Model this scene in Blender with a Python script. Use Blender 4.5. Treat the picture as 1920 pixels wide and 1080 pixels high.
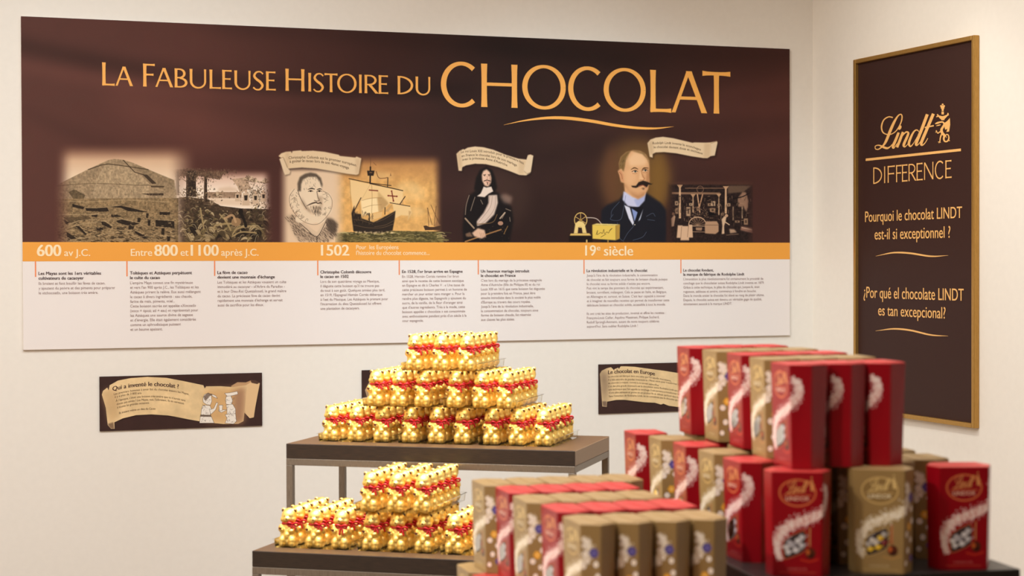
import bpy, bmesh, math, random
import numpy as np
from mathutils import Vector, Matrix

# ------------------------------------------------------------------ scene reset
for _o in list(bpy.data.objects):
    bpy.data.objects.remove(_o, do_unlink=True)
SC = bpy.context.scene
COL = SC.collection
R = random.Random(7)
RNG = np.random.default_rng(11)
FLOOR_TO_POSTER = 1.2            # underside of the big wall panel above the floor
PW, PH = 3.1156, 1.2             # big wall panel
XR = 3.2317                      # the right hand wall

# ------------------------------------------------------------------ camera
YAW, PITCH, ROLL, FPX = 0.3499, -0.0140, -0.0033, 3359.7
def _cam_axes():
    cy, sy, cp, sp = math.cos(YAW), math.sin(YAW), math.cos(PITCH), math.sin(PITCH)
    f = Vector((sy * cp, cy * cp, sp)); r = Vector((cy, -sy, 0)); u = r.cross(f)
    return (math.cos(ROLL) * r + math.sin(ROLL) * u, -math.sin(ROLL) * r + math.cos(ROLL) * u, f)
CAM_POS = Vector((-0.5566, -6.6741, 0.3081 + FLOOR_TO_POSTER))
_r, _u, _f = _cam_axes()
cam = bpy.data.cameras.new('camera'); cam_o = bpy.data.objects.new('camera', cam); COL.objects.link(cam_o)
_m = Matrix((_r, _u, -_f)).transposed().to_4x4(); _m.translation = CAM_POS
cam_o.matrix_world = _m
cam.sensor_width = 36.0; cam.lens = FPX / 1920.0 * 36.0
cam.clip_start = 0.05; cam.clip_end = 60
cam.dof.use_dof = True; cam.dof.focus_distance = 6.15; cam.dof.aperture_fstop = 5.2
SC.camera = cam_o
SC.cycles.transparent_max_bounces = 32

# ------------------------------------------------------------------ world, lamps, exposure
def lin(c):
    return tuple(((x / 255.0) / 12.92 if x / 255.0 <= 0.04045 else ((x / 255.0 + 0.055) / 1.055) ** 2.4) for x in c)
W = bpy.data.worlds.new('world'); SC.world = W; W.use_nodes = True
W.node_tree.nodes['Background'].inputs[0].default_value = (1.0, 0.77, 0.55, 1)
W.node_tree.nodes['Background'].inputs[1].default_value = 1.08
SC.view_settings.view_transform = 'Standard'; SC.view_settings.look = 'None'
SC.view_settings.exposure = 0.0; SC.view_settings.gamma = 1.0; SC.view_settings.use_curve_mapping = False

def spot(name, loc, target, watts, angle, blend=0.5, radius=0.04, color=(1.0, 0.88, 0.74)):
    l = bpy.data.lights.new(name, 'SPOT'); l.energy = watts; l.spot_size = math.radians(angle)
    l.spot_blend = blend; l.shadow_soft_size = radius; l.color = color
    o = bpy.data.objects.new(name, l); COL.objects.link(o); o.location = loc
    o.rotation_euler = (Vector(target) - Vector(loc)).to_track_quat('-Z', 'Y').to_euler()
    return o
CEIL = 3.15
WARM = (1.0, 0.90, 0.78)
COOL = (0.76, 0.92, 1.0)
WHITE = (1.0, 0.98, 0.90)
LAMPS = [  # name, place, aim, watts, cone, blend, radius, colour
    ('spot_poster_left', (-0.1, -1.9, CEIL - 0.06), (0.3, 0.0, 1.7), 36, 84, 0.9, 0.03, COOL),
    ('spot_poster_right', (1.9, -2.4, CEIL - 0.06), (2.2, 0.0, 1.05), 128, 60, 0.9, 0.03, COOL),
    ('spot_sign', (1.55, -1.22, CEIL - 0.06), (XR, -1.0, 1.5), 62, 88, 0.9, 0.02, WHITE),
    ('spot_sign_near', (2.70, -1.2, CEIL - 0.06), (XR, -1.2, 1.05), 16, 52, 0.9, 0.02, WHITE),
    ('spot_right_low', (1.6, -3.0, CEIL - 0.06), (XR, -1.6, 0.9), 18, 64, 0.9, 0.03, WHITE),
    ('spot_higher_table', (0.55, -2.25, CEIL - 0.06), (0.92, -1.98, 1.05), 235, 46, 0.5, 0.05, WARM),
    ('spot_lower_table', (0.15, -2.95, CEIL - 0.06), (0.66, -2.3, 0.8), 165, 44, 0.5, 0.05, WARM),
    ('spot_boxes_fill', (-2.0, -4.7, CEIL - 0.06), (0.95, -4.0, 1.05), 170, 38, 0.8, 0.05, WARM),  # unseen spot added at the left for side-light contrast on the boxes
]
for _l in LAMPS: spot(*_l)
def overhead_fill(name, loc, w, d, watts, color):
    l = bpy.data.lights.new(name, 'AREA'); l.shape = 'RECTANGLE'; l.size = w; l.size_y = d; l.energy = watts; l.color = color
    o = bpy.data.objects.new(name, l); COL.objects.link(o); o.location = loc; return o
overhead_fill('overhead_fill_light', (-0.2, -3.2, CEIL - 0.02), 4.2, 3.2, 172, (0.98, 1.0, 1.0))  # unseen area light added under the ceiling to lift the ambient level

# ------------------------------------------------------------------ materials
def mat(name, color, rough=0.5, metal=0.0, spec=0.5, coat=0.0):
    m = bpy.data.materials.new(name); m.use_nodes = True
    b = m.node_tree.nodes['Principled BSDF']
    b.inputs['Base Color'].default_value = (*lin(color), 1); b.inputs['Roughness'].default_value = rough
    b.inputs['Metallic'].default_value = metal; b.inputs['Specular IOR Level'].default_value = spec
    b.inputs['Coat Weight'].default_value = coat; b.inputs['Coat Roughness'].default_value = 0.12
    return m
def noise_colour(m, c1, c2, scale, stretch=(1, 1, 1), bump=0.0, detail=6, lo=0.35, hi=0.65):
    nt = m.node_tree; N = nt.nodes; L = nt.links; b = N['Principled BSDF']
    tc = N.new('ShaderNodeTexCoord'); mp = N.new('ShaderNodeMapping'); mp.inputs['Scale'].default_value = stretch
    no = N.new('ShaderNodeTexNoise'); no.inputs['Scale'].default_value = scale; no.inputs['Detail'].default_value = detail
    rp = N.new('ShaderNodeValToRGB'); rp.color_ramp.elements[0].position = lo; rp.color_ramp.elements[1].position = hi
    rp.color_ramp.elements[0].color = (*lin(c1), 1); rp.color_ramp.elements[1].color = (*lin(c2), 1)
    L.new(tc.outputs['Object'], mp.inputs['Vector']); L.new(mp.outputs['Vector'], no.inputs['Vector'])
    L.new(no.outputs['Fac'], rp.inputs['Fac']); L.new(rp.outputs['Color'], b.inputs['Base Color'])
    if bump:
        bp = N.new('ShaderNodeBump'); bp.inputs['Strength'].default_value = bump; bp.inputs['Distance'].default_value = 0.002
        L.new(no.outputs['Fac'], bp.inputs['Height']); L.new(bp.outputs['Normal'], b.inputs['Normal'])
    return m
M = {}
M['wall'] = noise_colour(mat('wall_paint', (236, 230, 222), 0.85, spec=0.2), (235, 229, 220), (237, 231, 222), 40, bump=0.015)
M['ceiling'] = mat('ceiling_paint', (238, 234, 228), 0.9, spec=0.1)
M['floor'] = noise_colour(mat('floor_wood', (120, 92, 66), 0.45), (98, 74, 52), (134, 104, 76), 3, (1, 14, 1))
M['skirting'] = mat('skirting_paint', (225, 220, 212), 0.5)
M['wood'] = noise_colour(mat('dark_oak_veneer', (70, 50, 40), 0.45, spec=0.4), (25, 17, 13), (50, 35, 26), 26, (1.2, 34, 34), 0.015)
_b = M['wood'].node_tree.nodes['Principled BSDF']   # fine textured laminate: pale sheen at a grazing view
_b.inputs['Sheen Weight'].default_value = 1.0; _b.inputs['Sheen Roughness'].default_value = 0.35; _b.inputs['Sheen Tint'].default_value = (*lin((214, 176, 138)), 1)
M['steel'] = noise_colour(mat('brushed_steel', (150, 136, 120), 0.42, 0.75), (112, 102, 92), (140, 130, 119), 40, (30, 30, 1))
M['black_table'] = noise_colour(mat('black_laminate', (34, 27, 25), 0.35), (26, 21, 20), (40, 33, 30), 30, (1, 20, 20))
M['foam_board'] = mat('foam_board_white', (236, 228, 224), 0.6, spec=0.3)
M['board_edge'] = mat('foam_board_edge', (214, 204, 196), 0.8)
M['brown_board'] = mat('brown_printed_board', (56, 36, 32), 0.6, spec=0.15)
M['orange'] = mat('orange_print', (238, 162, 66), 0.55, spec=0.3)
M['orange_line'] = mat('orange_rule_print', (240, 140, 84), 0.55, spec=0.3)
M['gold_ink'] = mat('gold_title_print', (246, 176, 86), 0.5, spec=0.3)
M['sign_ink'] = mat('gold_sign_print', (240, 184, 112), 0.5, spec=0.3)
M['cream_ink'] = mat('cream_print', (250, 226, 186), 0.55, spec=0.3)
M['dark_ink'] = mat('dark_brown_print', (64, 34, 36), 0.6, spec=0.2)
M['grey_ink'] = mat('mauve_grey_print', (152, 126, 122), 0.6, spec=0.2)
M['sepia_ink'] = mat('sepia_print', (92, 66, 44), 0.6, spec=0.2)
M['sign_board'] = mat('dark_brown_sign', (58, 36, 32), 0.55, spec=0.16)
M['gold_frame'] = noise_colour(mat('gold_frame_metal', (182, 140, 70), 0.38, 0.7), (172, 130, 62), (196, 152, 84), 50, (30, 30, 1))
M['gold_foil'] = noise_colour(mat('gold_foil', (255, 214, 120), 0.42, 0.84), (250, 208, 104), (255, 224, 138), 90, bump=0.03)
M['ribbon'] = mat('red_ribbon', (196, 18, 34), 0.4, spec=0.5)
M['heart'] = mat('brown_heart', (92, 34, 26), 0.4)
M['face_ink'] = mat('brown_face_print', (84, 46, 18), 0.45)
def clear_plastic(name, tint=(1, 1, 1), amount=0.14):
    m = bpy.data.materials.new(name); m.use_nodes = True; nt = m.node_tree; nt.nodes.clear()
    o = nt.nodes.new('ShaderNodeOutputMaterial'); t = nt.nodes.new('ShaderNodeBsdfTransparent')
    g = nt.nodes.new('ShaderNodeBsdfGlossy'); g.inputs['Roughness'].default_value = 0.08
    t.inputs['Color'].default_value = (*tint, 1)
    mx = nt.nodes.new('ShaderNodeMixShader'); lw = nt.nodes.new('ShaderNodeLayerWeight'); lw.inputs['Blend'].default_value = amount
    nt.links.new(lw.outputs['Fresnel'], mx.inputs[0]); nt.links.new(t.outputs[0], mx.inputs[1]); nt.links.new(g.outputs[0], mx.inputs[2])
    nt.links.new(mx.outputs[0], o.inputs[0]); return m
M['plastic'] = clear_plastic('clear_tray_plastic', (0.97, 0.97, 0.95), 0.22)
M['window'] = clear_plastic('clear_window_film', (1, 1, 1), 0.25)

# ------------------------------------------------------------------ object helpers
def link(o, parent=None):
    COL.objects.link(o)
    if parent is not None: o.parent = parent
    return o
def obj(name, me, parent=None, loc=None, rz=None):
    o = link(bpy.data.objects.new(name, me), parent)
    if loc is not None: o.location = loc
    if rz is not None: o.rotation_euler = (0, 0, rz)
    return o
def empty(name, loc=(0, 0, 0), rz=0.0):
    o = link(bpy.data.objects.new(name, None)); o.location = loc; o.rotation_euler = (0, 0, rz)
    o.empty_display_size = 0.05
    return o
def tag(o, label, cat, group=None, kind=None):
    o['label'] = label; o['category'] = cat
    if group: o['group'] = group
    if kind: o['kind'] = kind
    return o
def structure(o):
    o['kind'] = 'structure'; return o
def mesh_from(bm, name, *mats, smooth=False):
    me = bpy.data.meshes.new(name); bm.normal_update(); bm.to_mesh(me); bm.free()
    for m in mats: me.materials.append(m)
    if smooth:
        for p in me.polygons: p.use_smooth = True
    return me
def add_box(bm, a, b, mi=0, bevel=0.0):
    (x0, y0, z0), (x1, y1, z1) = a, b
    v = [bm.verts.new(p) for p in [(x0, y0, z0), (x1, y0, z0), (x1, y1, z0), (x0, y1, z0), (x0, y0, z1), (x1, y0, z1), (x1, y1, z1), (x0, y1, z1)]]
    fs = []
    for q in [(0, 3, 2, 1), (4, 5, 6, 7), (0, 1, 5, 4), (1, 2, 6, 5), (2, 3, 7, 6), (3, 0, 4, 7)]:
        f = bm.faces.new([v[i] for i in q]); f.material_index = mi; fs.append(f)
    if bevel:
        es = list({e for f in fs for e in f.edges})
        bmesh.ops.bevel(bm, geom=es, offset=bevel, segments=2, profile=0.5, affect='EDGES')
def box_mesh(name, a, b, m, bevel=0.0):
    bm = bmesh.new(); add_box(bm, a, b, 0, bevel); return mesh_from(bm, name, m)

# flat print: triangles in panel coordinates (right, up), lifted by "lift" off the panel
class Flat:
    def __init__(s): s.v = []; s.f = []; s.n = []; s.layer = 0
    def _lay(s, rising=False):
        s.layer += 1; k = len(s.v) - len(s.n); s.n.extend([s.layer % 12 + (0.03 * (i // 2) if rising else 0) for i in range(k)])
    def tris(s, pts, tri):
        k = len(s.v); s.v.extend(pts); s.f.extend([tuple(int(i) + k for i in t) for t in tri]); s._lay()
    def poly(s, pts):
        k = len(s.v); s.v.extend(pts); s.f.append(tuple(range(k, k + len(pts)))); s._lay()
    def ribbon(s, pts, widths, level=False, to=None):
        p = np.asarray(pts, float); w = np.asarray(widths, float) / 2
        d = np.gradient(p, axis=0); d /= np.linalg.norm(d, axis=1)[:, None] + 1e-12
        n = np.stack([-d[:, 1], d[:, 0]], 1)
        if level: w = w / np.maximum(np.abs(n[:, 0]), .3); n = np.column_stack([np.sign(n[:, 0]), np.zeros(len(p))])
        a = p + n * w[:, None]; b = p - n * w[:, None]; k = len(s.v)
        if to is not None: a, b = to(a), to(b)
        for i in range(len(p)): s.v.append(tuple(a[i])); s.v.append(tuple(b[i]))
        for i in range(len(p) - 1): s.f.append((k + 2 * i, k + 2 * i + 1, k + 2 * i + 3, k + 2 * i + 2))
        s._lay(True)
    def ellipse(s, c, rx, ry, n=24):
        s.poly([(c[0] + rx * math.cos(2 * math.pi * i / n), c[1] + ry * math.sin(2 * math.pi * i / n)) for i in range(n)])
    def build(s, name, m, parent, place, lift):
        me = bpy.data.meshes.new(name)
        me.from_pydata([place(x, y, lift + 4e-5 * n) for (x, y), n in zip(s.v, s.n)], [], s.f); me.materials.append(m); me.update()
        return obj(name, me, parent)
def spline(pts, widths=None, n=12):
    """Catmull-Rom through the points (and through the widths, if given)."""
    P = np.asarray(pts, float)
    if widths is not None: P = np.column_stack([P, np.asarray(widths, float)])
    Q = np.vstack([2 * P[0] - P[1], P, 2 * P[-1] - P[-2]]); out = []
    for i in range(1, len(Q) - 2):
        for t in np.linspace(0, 1, n, endpoint=False):
            a, b, c, d = Q[i - 1], Q[i], Q[i + 1], Q[i + 2]
            out.append(0.5 * (2 * b + (c - a) * t + (2 * a - 5 * b + 4 * c - d) * t * t + (3 * b - a - 3 * c + d) * t ** 3))
    out.append(Q[-2]); out = np.array(out)
    if widths is not None: return out[:, :2], np.maximum(out[:, 2], 1e-5)
    return out

# lettering from Blender's own built-in typeface, as triangles
_TC = {}
def text_tris(s, res=2, offset=0.0):
    k = (s, res, offset)
    if k in _TC: return _TC[k]
    cu = bpy.data.curves.new('t', 'FONT'); cu.body = s; cu.size = 1.0; cu.resolution_u = res; cu.offset = offset; cu.fill_mode = 'FRONT'
    o = bpy.data.objects.new('t', cu); COL.objects.link(o)
    dg = bpy.context.evaluated_depsgraph_get(); me = o.evaluated_get(dg).to_mesh()
    me.calc_loop_triangles()
    v = np.array([(p.co.x, p.co.y) for p in me.vertices]).reshape(-1, 2)
    t = np.array([x.vertices[:] for x in me.loop_triangles], int).reshape(-1, 3)
    o.evaluated_get(dg).to_mesh_clear(); bpy.data.objects.remove(o); bpy.data.curves.remove(cu)
    _TC[k] = (v, t); return v, t
_hv, _ = text_tris('H'); CAPH = float(_hv[:, 1].max() - _hv[:, 1].min())
def text_width(s):
    if not s.strip(): return 0.0
    v, _ = text_tris(s); return float(v[:, 0].max() - v[:, 0].min())
def put_text(F, s, x0, y0, cap, x1=None, kx=0.92, weight=0.0, contrast=0.0, curve=None, align=0.0):
    """Set one line in flat F: baseline y0, capital height cap, fitted to x1 or scaled by kx."""
    if not s.strip(): return
    v, t = text_tris(s, 6 if cap > .014 else 2, weight); v = v.copy(); sy = cap / CAPH
    lo = v[:, 0].min(); wd = v[:, 0].max() - lo
    sx = (x1 - x0) / wd if x1 is not None else sy * kx
    x = (v[:, 0] - lo) * sx + x0 - align * wd * sx; y = v[:, 1] * sy + y0
    for dx in ((-contrast, 0, contrast) if contrast else (0,)):
        X = x + dx * cap
        yy = y + (np.array([curve(q) for q in X]) if curve else 0)
        F.tris([tuple(p) for p in np.column_stack([X, yy])], t)

# flared roman capitals for the headings, drawn stroke by stroke in a box of height 1
def glyph(ch, w, t=0.125, th=0.07):
    out = []
    def st(p0, p1, a, fl=1.18, level=False):
        q = np.linspace(0, 1, 7)[:, None]; pts = np.array(p0) * (1 - q) + np.array(p1) * q
        u = np.abs(np.linspace(-1, 1, 7)); out.append((pts, a * (1 + (fl - 1) * u ** 3)) + ((True,) if level else ()))
    def arc(cx, cy, rx, ry, a0, a1, wv, wh, n=30):
        a = np.radians(np.linspace(a0, a1, n)); pts = np.column_stack([cx + rx * np.cos(a), cy + ry * np.sin(a)])
        out.append((pts, wh + (wv - wh) * np.abs(np.cos(a)) ** 1.4))
    h = th / 2; s = t / 2
    if ch in 'LEF': 
        st((s, 0), (s, 1), t)
        if ch in 'LE': st((0, h), (w, h), th, 1.4)
        if ch in 'EF': st((0, 1 - h), (w * 0.97, 1 - h), th, 1.4); st((s, 0.53), (w * 0.86, 0.53), th, 1.4)
    elif ch == 'A':
        st((0.04, 0), (w * 0.47, 1), t * 0.68, 1.1, True); st((w * 0.48, 1.0), (w - 0.07, 0), t, 1.1, True); st((w * 0.2, 0.35), (w * 0.78, 0.35), th, 1.0)
    elif ch == 'H':
        st((s, 0), (s, 1), t); st((w - s, 0), (w - s, 1), t); st((s, 0.53), (w - s, 0.53), th, 1.0)
    elif ch == 'I': st((w / 2, 0), (w / 2, 1), t)
    elif ch == 'T': st((w / 2, 0), (w / 2, 1), t); st((0, 1 - h), (w, 1 - h), th * 1.1, 1.5)
    elif ch == 'N':
        st((s * .8, 0), (s * .8, 1), t * .8); st((w - s * .8, 0), (w - s * .8, 1), t * .8); st((s * .8, 1), (w - s * .8, 0), t, 1.0, True)
    elif ch == 'O': arc(w / 2, 0.5, w / 2 - s, 0.52 - h, 0, 360, t, th, 60)
    elif ch == 'C': arc(w * 0.58, 0.5, w * 0.58 - s, 0.52 - h, 48, 312, t, th * 1.15, 50)
    elif ch == 'U':
        r = w / 2 - s
        out.append((np.vstack([[[s, 1.0], [s, 0.8], [s, 0.55]], [[w / 2 + r * math.cos(a), 0.36 + (0.38 - h) * math.sin(a)] for a in np.linspace(math.pi, 2 * math.pi, 22)], [[w - s, 0.55], [w - s, 0.8], [w - s, 1.0]]]),
                    np.array([t * 1.15, t, t] + list(np.interp(np.linspace(0, 1, 22), [0, .5, 1], [t, th * 1.1, t * .75])) + [t * .75, t * .75, t * .85])))
    elif ch == 'D': st((s, 0), (s, 1), t); arc(s, 0.5, w - 2 * s, 0.5 - h, -90, 90, t, th, 36)
    elif ch in 'BRP':
        st((s, 0), (s, 1), t); b = 0.48 if ch == 'B' else 0.44
        arc(w * 0.36, (1 + b) / 2, w * (0.5 if ch == 'B' else 0.56) - s, (1 - b) / 2 - h, -90, 90, t * .95, th); st((s, 1 - h), (w * 0.37, 1 - h), th, 1); st((s, b + h), (w * 0.37, b + h), th, 1)
        if ch == 'B': arc(w * 0.4, b / 2 + h * .6, w * 0.6 - s, b / 2 - h * .4, -90, 90, t, th); st((s, h), (w * 0.41, h), th, 1)
        if ch == 'R': st((w * 0.42, b), (w - s * .6, 0), t, 1.1, True)
    elif ch == 'S':
        p, q = spline([(w * .92, .86), (w * .66, .97), (w * .32, .93), (w * .14, .74), (w * .34, .57), (w * .68, .42), (w * .86, .23), (w * .64, .04), (w * .3, .02), (w * .04, .13)],
                      [th * 1.1, th, t * .7, t * .95, t, t, t * .95, t * .7, th, th * 1.1]); out.append((p, q))
    return out
def put_glyph(F, ch, x0, x1, y0, y1, t=0.125, th=0.07):
    hgt = y1 - y0
    for p, w, *lv in glyph(ch, (x1 - x0) / hgt, t, th):
        F.ribbon(np.asarray(p) * hgt + np.array([x0, y0]), np.asarray(w) * hgt, bool(lv))

# ------------------------------------------------------------------ painted prints (numpy canvas -> generated image)
def smooth01(x): x = np.clip(x, 0, 1); return x * x * (3 - 2 * x)
def value_noise(h, w, cy, cx, rng=RNG):
    g = rng.random((cy + 3, cx + 3)); y = np.linspace(0, cy, h, endpoint=False); x = np.linspace(0, cx, w, endpoint=False)
    iy = y.astype(int); ix = x.astype(int); fy = smooth01(y - iy)[:, None]; fx = smooth01(x - ix)[None]
    a = g[iy][:, ix]; b = g[iy][:, ix + 1]; c = g[iy + 1][:, ix]; d = g[iy + 1][:, ix + 1]
    return (a * (1 - fx) + b * fx) * (1 - fy) + (c * (1 - fx) + d * fx) * fy
def fbm(h, w, c, o=4, aspect=1.0, rng=RNG):
    s = 0; t = 0
    for k in range(o):
        a = 0.55 ** k; s = s + a * value_noise(h, w, max(1, int(c * 2 ** k)), max(1, int(c * aspect * 2 ** k)), rng); t += a
    return s / t
class Canvas:
    """Colours are 0-255 sRGB; points go through "to" into canvas pixels (x right, y down)."""
    def __init__(s, w, h, col, to=None):
        s.w, s.h = w, h; s.a = np.empty((h, w, 3)); s.a[:] = col; s.to = to or (lambda p: p); s.k = 1.0
    def pts(s, p): return np.asarray(s.to(np.asarray(p, float)), float).reshape(-1, 2)
    def _box(s, P, pad):
        x0 = int(max(0, math.floor(P[:, 0].min() - pad))); x1 = int(min(s.w, math.ceil(P[:, 0].max() + pad) + 1))
        y0 = int(max(0, math.floor(P[:, 1].min() - pad))); y1 = int(min(s.h, math.ceil(P[:, 1].max() + pad) + 1))
        return x0, x1, y0, y1
    def mix(s, b, m, col, alpha=1.0):
        x0, x1, y0, y1 = b; m = (m * alpha)[..., None]; s.a[y0:y1, x0:x1] = s.a[y0:y1, x0:x1] * (1 - m) + np.asarray(col, float) * m
    def inside(s, P, b, ss=2):
        x0, x1, y0, y1 = b; h, w = (y1 - y0) * ss, (x1 - x0) * ss
        Y = (np.arange(h) + .5) / ss + y0; X = (np.arange(w) + .5) / ss + x0; m = np.zeros((h, w), bool)
        for i in range(len(P)):
            ax, ay = P[i - 1]; bx, by = P[i]
            if ay == by: continue
            r = (Y > min(ay, by)) & (Y <= max(ay, by))
            if not r.any(): continue
            xi = ax + (Y[r] - ay) * (bx - ax) / (by - ay); m[r] ^= X[None] < xi[:, None]
        return m.reshape(y1 - y0, ss, x1 - x0, ss).mean((1, 3))
    def poly(s, p, col, alpha=1.0, soft=0.0, rough=None):
        P = s.pts(p); soft *= s.k; b = s._box(P, soft * 2 + 1)
        if b[1] <= b[0] or b[3] <= b[2]: return
        m = s.inside(P, b)
        if soft > 0.4:
            r = max(1, int(round(soft)))
            for ax in (0, 1):
                for _ in range(2):
                    q = np.pad(m, [(r + 1, r) if i == ax else (0, 0) for i in (0, 1)]); c = np.cumsum(q, ax); n = m.shape[ax]
                    m = (np.take(c, range(2 * r + 1, 2 * r + 1 + n), ax) - np.take(c, range(0, n), ax)) / (2 * r + 1)
        s.mix(b, m, col, alpha)
    def ell(s, c, rx, ry, col, alpha=1.0, soft=0.0, rot=0.0, n=28):
        a = np.linspace(0, 2 * math.pi, n, endpoint=False); x = rx * np.cos(a); y = ry * np.sin(a)
        s.poly(np.column_stack([c[0] + x * math.cos(rot) - y * math.sin(rot), c[1] + x * math.sin(rot) + y * math.cos(rot)]), col, alpha, soft)
    def line(s, p, wd, col, alpha=1.0, curve=True):
        p = np.asarray(p, float); wd = np.full(len(p), wd, float) if np.isscalar(wd) else np.asarray(wd, float)
        if curve and len(p) > 2: p, wd = spline(p, wd, 6)
        P = s.pts(p); r = wd * s.k / 2; b = s._box(P, r.max() + 1)
        x0, x1, y0, y1 = b
        if x1 <= x0 or y1 <= y0: return
        gx, gy = np.meshgrid(np.arange(x0, x1) + .5, np.arange(y0, y1) + .5); m = np.zeros(gx.shape)
        for i in range(len(P) - 1):
            d = P[i + 1] - P[i]; L = d @ d + 1e-9; t = np.clip(((gx - P[i, 0]) * d[0] + (gy - P[i, 1]) * d[1]) / L, 0, 1)
            q = np.hypot(gx - P[i, 0] - t * d[0], gy - P[i, 1] - t * d[1]); m = np.maximum(m, np.clip(r[i] + (r[i + 1] - r[i]) * t - q + .5, 0, 1))
        s.mix(b, m, col, alpha)
    def tri_text(s, txt, x0, y0, cap, x1=None, kx=0.95, col=(0, 0, 0), alpha=1.0, weight=0.0):
        F = Flat(); put_text(F, txt, x0, -y0, cap, x1, kx, weight)
        for f in F.f: s.poly([(F.v[i][0], -F.v[i][1]) for i in f], col, alpha)
    def soft_rect(s, x0, y0, x1, y1, sx, sy, sx1=None, sy1=None):
        """mask (full canvas) fading out over sx / sy at its edges, in drawing units."""
        Q = s.inv()
        return smooth01((Q[0] - x0) / sx + .5) * smooth01((x1 - Q[0]) / (sx1 or sx) + .5) * smooth01((Q[1] - y0) / sy + .5) * smooth01((y1 - Q[1]) / (sy1 or sy) + .5)
    def image(s, name):
        im = bpy.data.images.new(name, s.w, s.h); px = np.ones((s.h, s.w, 4), np.float32); px[..., :3] = np.clip(s.a[::-1] / 255.0, 0, 1)
        im.pixels.foreach_set(px.ravel()); im.update(); im.pack(); return im
def image_mat(name, im, rough=0.5, spec=0.35, coat=0.0):
    m = mat(name, (255, 255, 255), rough, 0, spec, coat); n = m.node_tree.nodes.new('ShaderNodeTexImage'); n.image = im; n.extension = 'EXTEND'
    m.node_tree.links.new(n.outputs['Color'], m.node_tree.nodes['Principled BSDF'].inputs['Base Color']); return m
def homography(src, dst):
    A = []; B = []
    for (x, y), (u, v) in zip(src, dst):
        A += [[x, y, 1, 0, 0, 0, -u * x, -u * y], [0, 0, 0, x, y, 1, -v * x, -v * y]]; B += [u, v]
    h = np.linalg.solve(np.array(A, float), np.array(B, float)); return np.append(h, 1).reshape(3, 3)
def apply_h(Hm, p):
    p = np.asarray(p, float).reshape(-1, 2); q = np.column_stack([p, np.ones(len(p))]) @ Hm.T; return q[:, :2] / q[:, 2:]

# ------------------------------------------------------------------ room shell
structure(obj('wall_back', box_mesh('wall_back', (-3.2, 0.0, 0.0), (XR + 0.12, 0.12, CEIL), M['wall'])))
structure(obj('wall_right', box_mesh('wall_right', (XR, -8.2, 0.0), (XR + 0.12, 0.0, CEIL), M['wall'])))
structure(obj('floor', box_mesh('floor', (-3.2, -8.2, -0.1), (XR + 0.12, 0.12, 0.0), M['floor'])))
structure(obj('ceiling', box_mesh('ceiling', (-3.2, -8.2, CEIL), (XR + 0.12, 0.12, CEIL + 0.1), M['ceiling'])))
structure(obj('wall_front', box_mesh('wall_front', (-3.2, -8.32, 0.0), (XR + 0.12, -8.2, CEIL), mat('front_wall_paint', (96, 84, 74), 0.9))))  # unseen wall behind the camera; its dark tone cuts frontal light
structure(obj('baseboard_back', box_mesh('baseboard_back', (-3.2, -0.014, 0.0), (XR - 0.014, 0.0, 0.09), M['skirting'], 0.003)))
structure(obj('baseboard_right', box_mesh('baseboard_right', (XR - 0.014, -8.2, 0.0), (XR, 0.0, 0.09), M['skirting'], 0.003)))

# ------------------------------------------------------------------ the big history panel
PX2P = homography([(38.2, 31.3), (43.5, 656), (1478.3, 92.3), (1478.3, 628.8)], [(0, PH), (0, 0), (PW, PH), (PW, 0)])
def pp(x, y): return tuple(apply_h(PX2P, [(x, y)])[0])
panel_t = 0.012
bm = bmesh.new(); add_box(bm, (0, -panel_t, 0), (PW, -0.001, PH), 0, 0.0012)
panel = obj('history_panel', mesh_from(bm, 'history_panel', M['foam_board']), None, (0, 0, FLOOR_TO_POSTER))
tag(panel, 'wide brown and white timeline panel headed LA FABULEUSE HISTOIRE DU CHOCOLAT on back wall', 'wall panel')
def on_panel(x, y, lift): return (x, -panel_t - lift, y)
BAND0, BAND1 = 0.3195, 0.3890
# printed picture area
KM = 900.0
cw, chh = int(PW * KM), int((PH - BAND1) * KM)
def panel_to_canvas(p):
    q = apply_h(PX2P, p); return np.column_stack([q[:, 0] * KM, (PH - q[:, 1]) * KM])
C = Canvas(cw, chh, (60, 40, 36), panel_to_canvas); C.k = 1.95
_gx, _gy = np.meshgrid((np.arange(cw) + .5) / KM, PH - (np.arange(chh) + .5) / KM)
_q = apply_h(np.linalg.inv(PX2P), np.column_stack([_gx.ravel(), _gy.ravel()]))
_iq = (_q[:, 0].reshape(chh, cw), _q[:, 1].reshape(chh, cw)); C.inv = lambda: _iq
U, V = _gx / PW, (PH - _gy) / (PH - BAND1)
# satin ground: printed folds of darker and lighter chocolate brown
base = np.stack([np.interp(U, [0, .2, .42, .6, .75, 1], q) for q in ([88, 88, 64, 46, 52, 76], [54, 52, 38, 29, 32, 44], [47, 45, 34, 26, 28, 39])], -1)
def fold(u0, v0, u1, v1, bend, width, amp):
    t = np.clip((U - u0) / (u1 - u0), 0, 1); v = v0 + (v1 - v0) * t + bend * np.sin(t * math.pi)
    e = smooth01((U - u0) / .08 + .5) * smooth01((u1 - U) / .08 + .5)
    return amp * e * np.exp(-((V - v) / width) ** 2)
g = fold(-.1, .05, .55, .26, .10, .05, -.22) + fold(-.1, .16, .5, .34, .06, .04, .10) + fold(.1, .35, .5, .62, .05, .10, .12) + fold(0, .42, .32, .62, .1, .05, -.07)
g = g + fold(.55, .02, 1.1, .0, .04, .07, -.12) + fold(.62, .5, 1.1, .28, -.05, .07, .16) + fold(.7, .42, 1.1, .14, -.04, .05, .12) + fold(.5, .75, 1.1, .42, .02, .08, .12) + fold(.2, .0, .8, .12, -.02, .05, -.10)
C.a[:] = base * (1 + g + 0.05 * (fbm(chh, cw, 6, 3, 4) - .5))[..., None]

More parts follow.
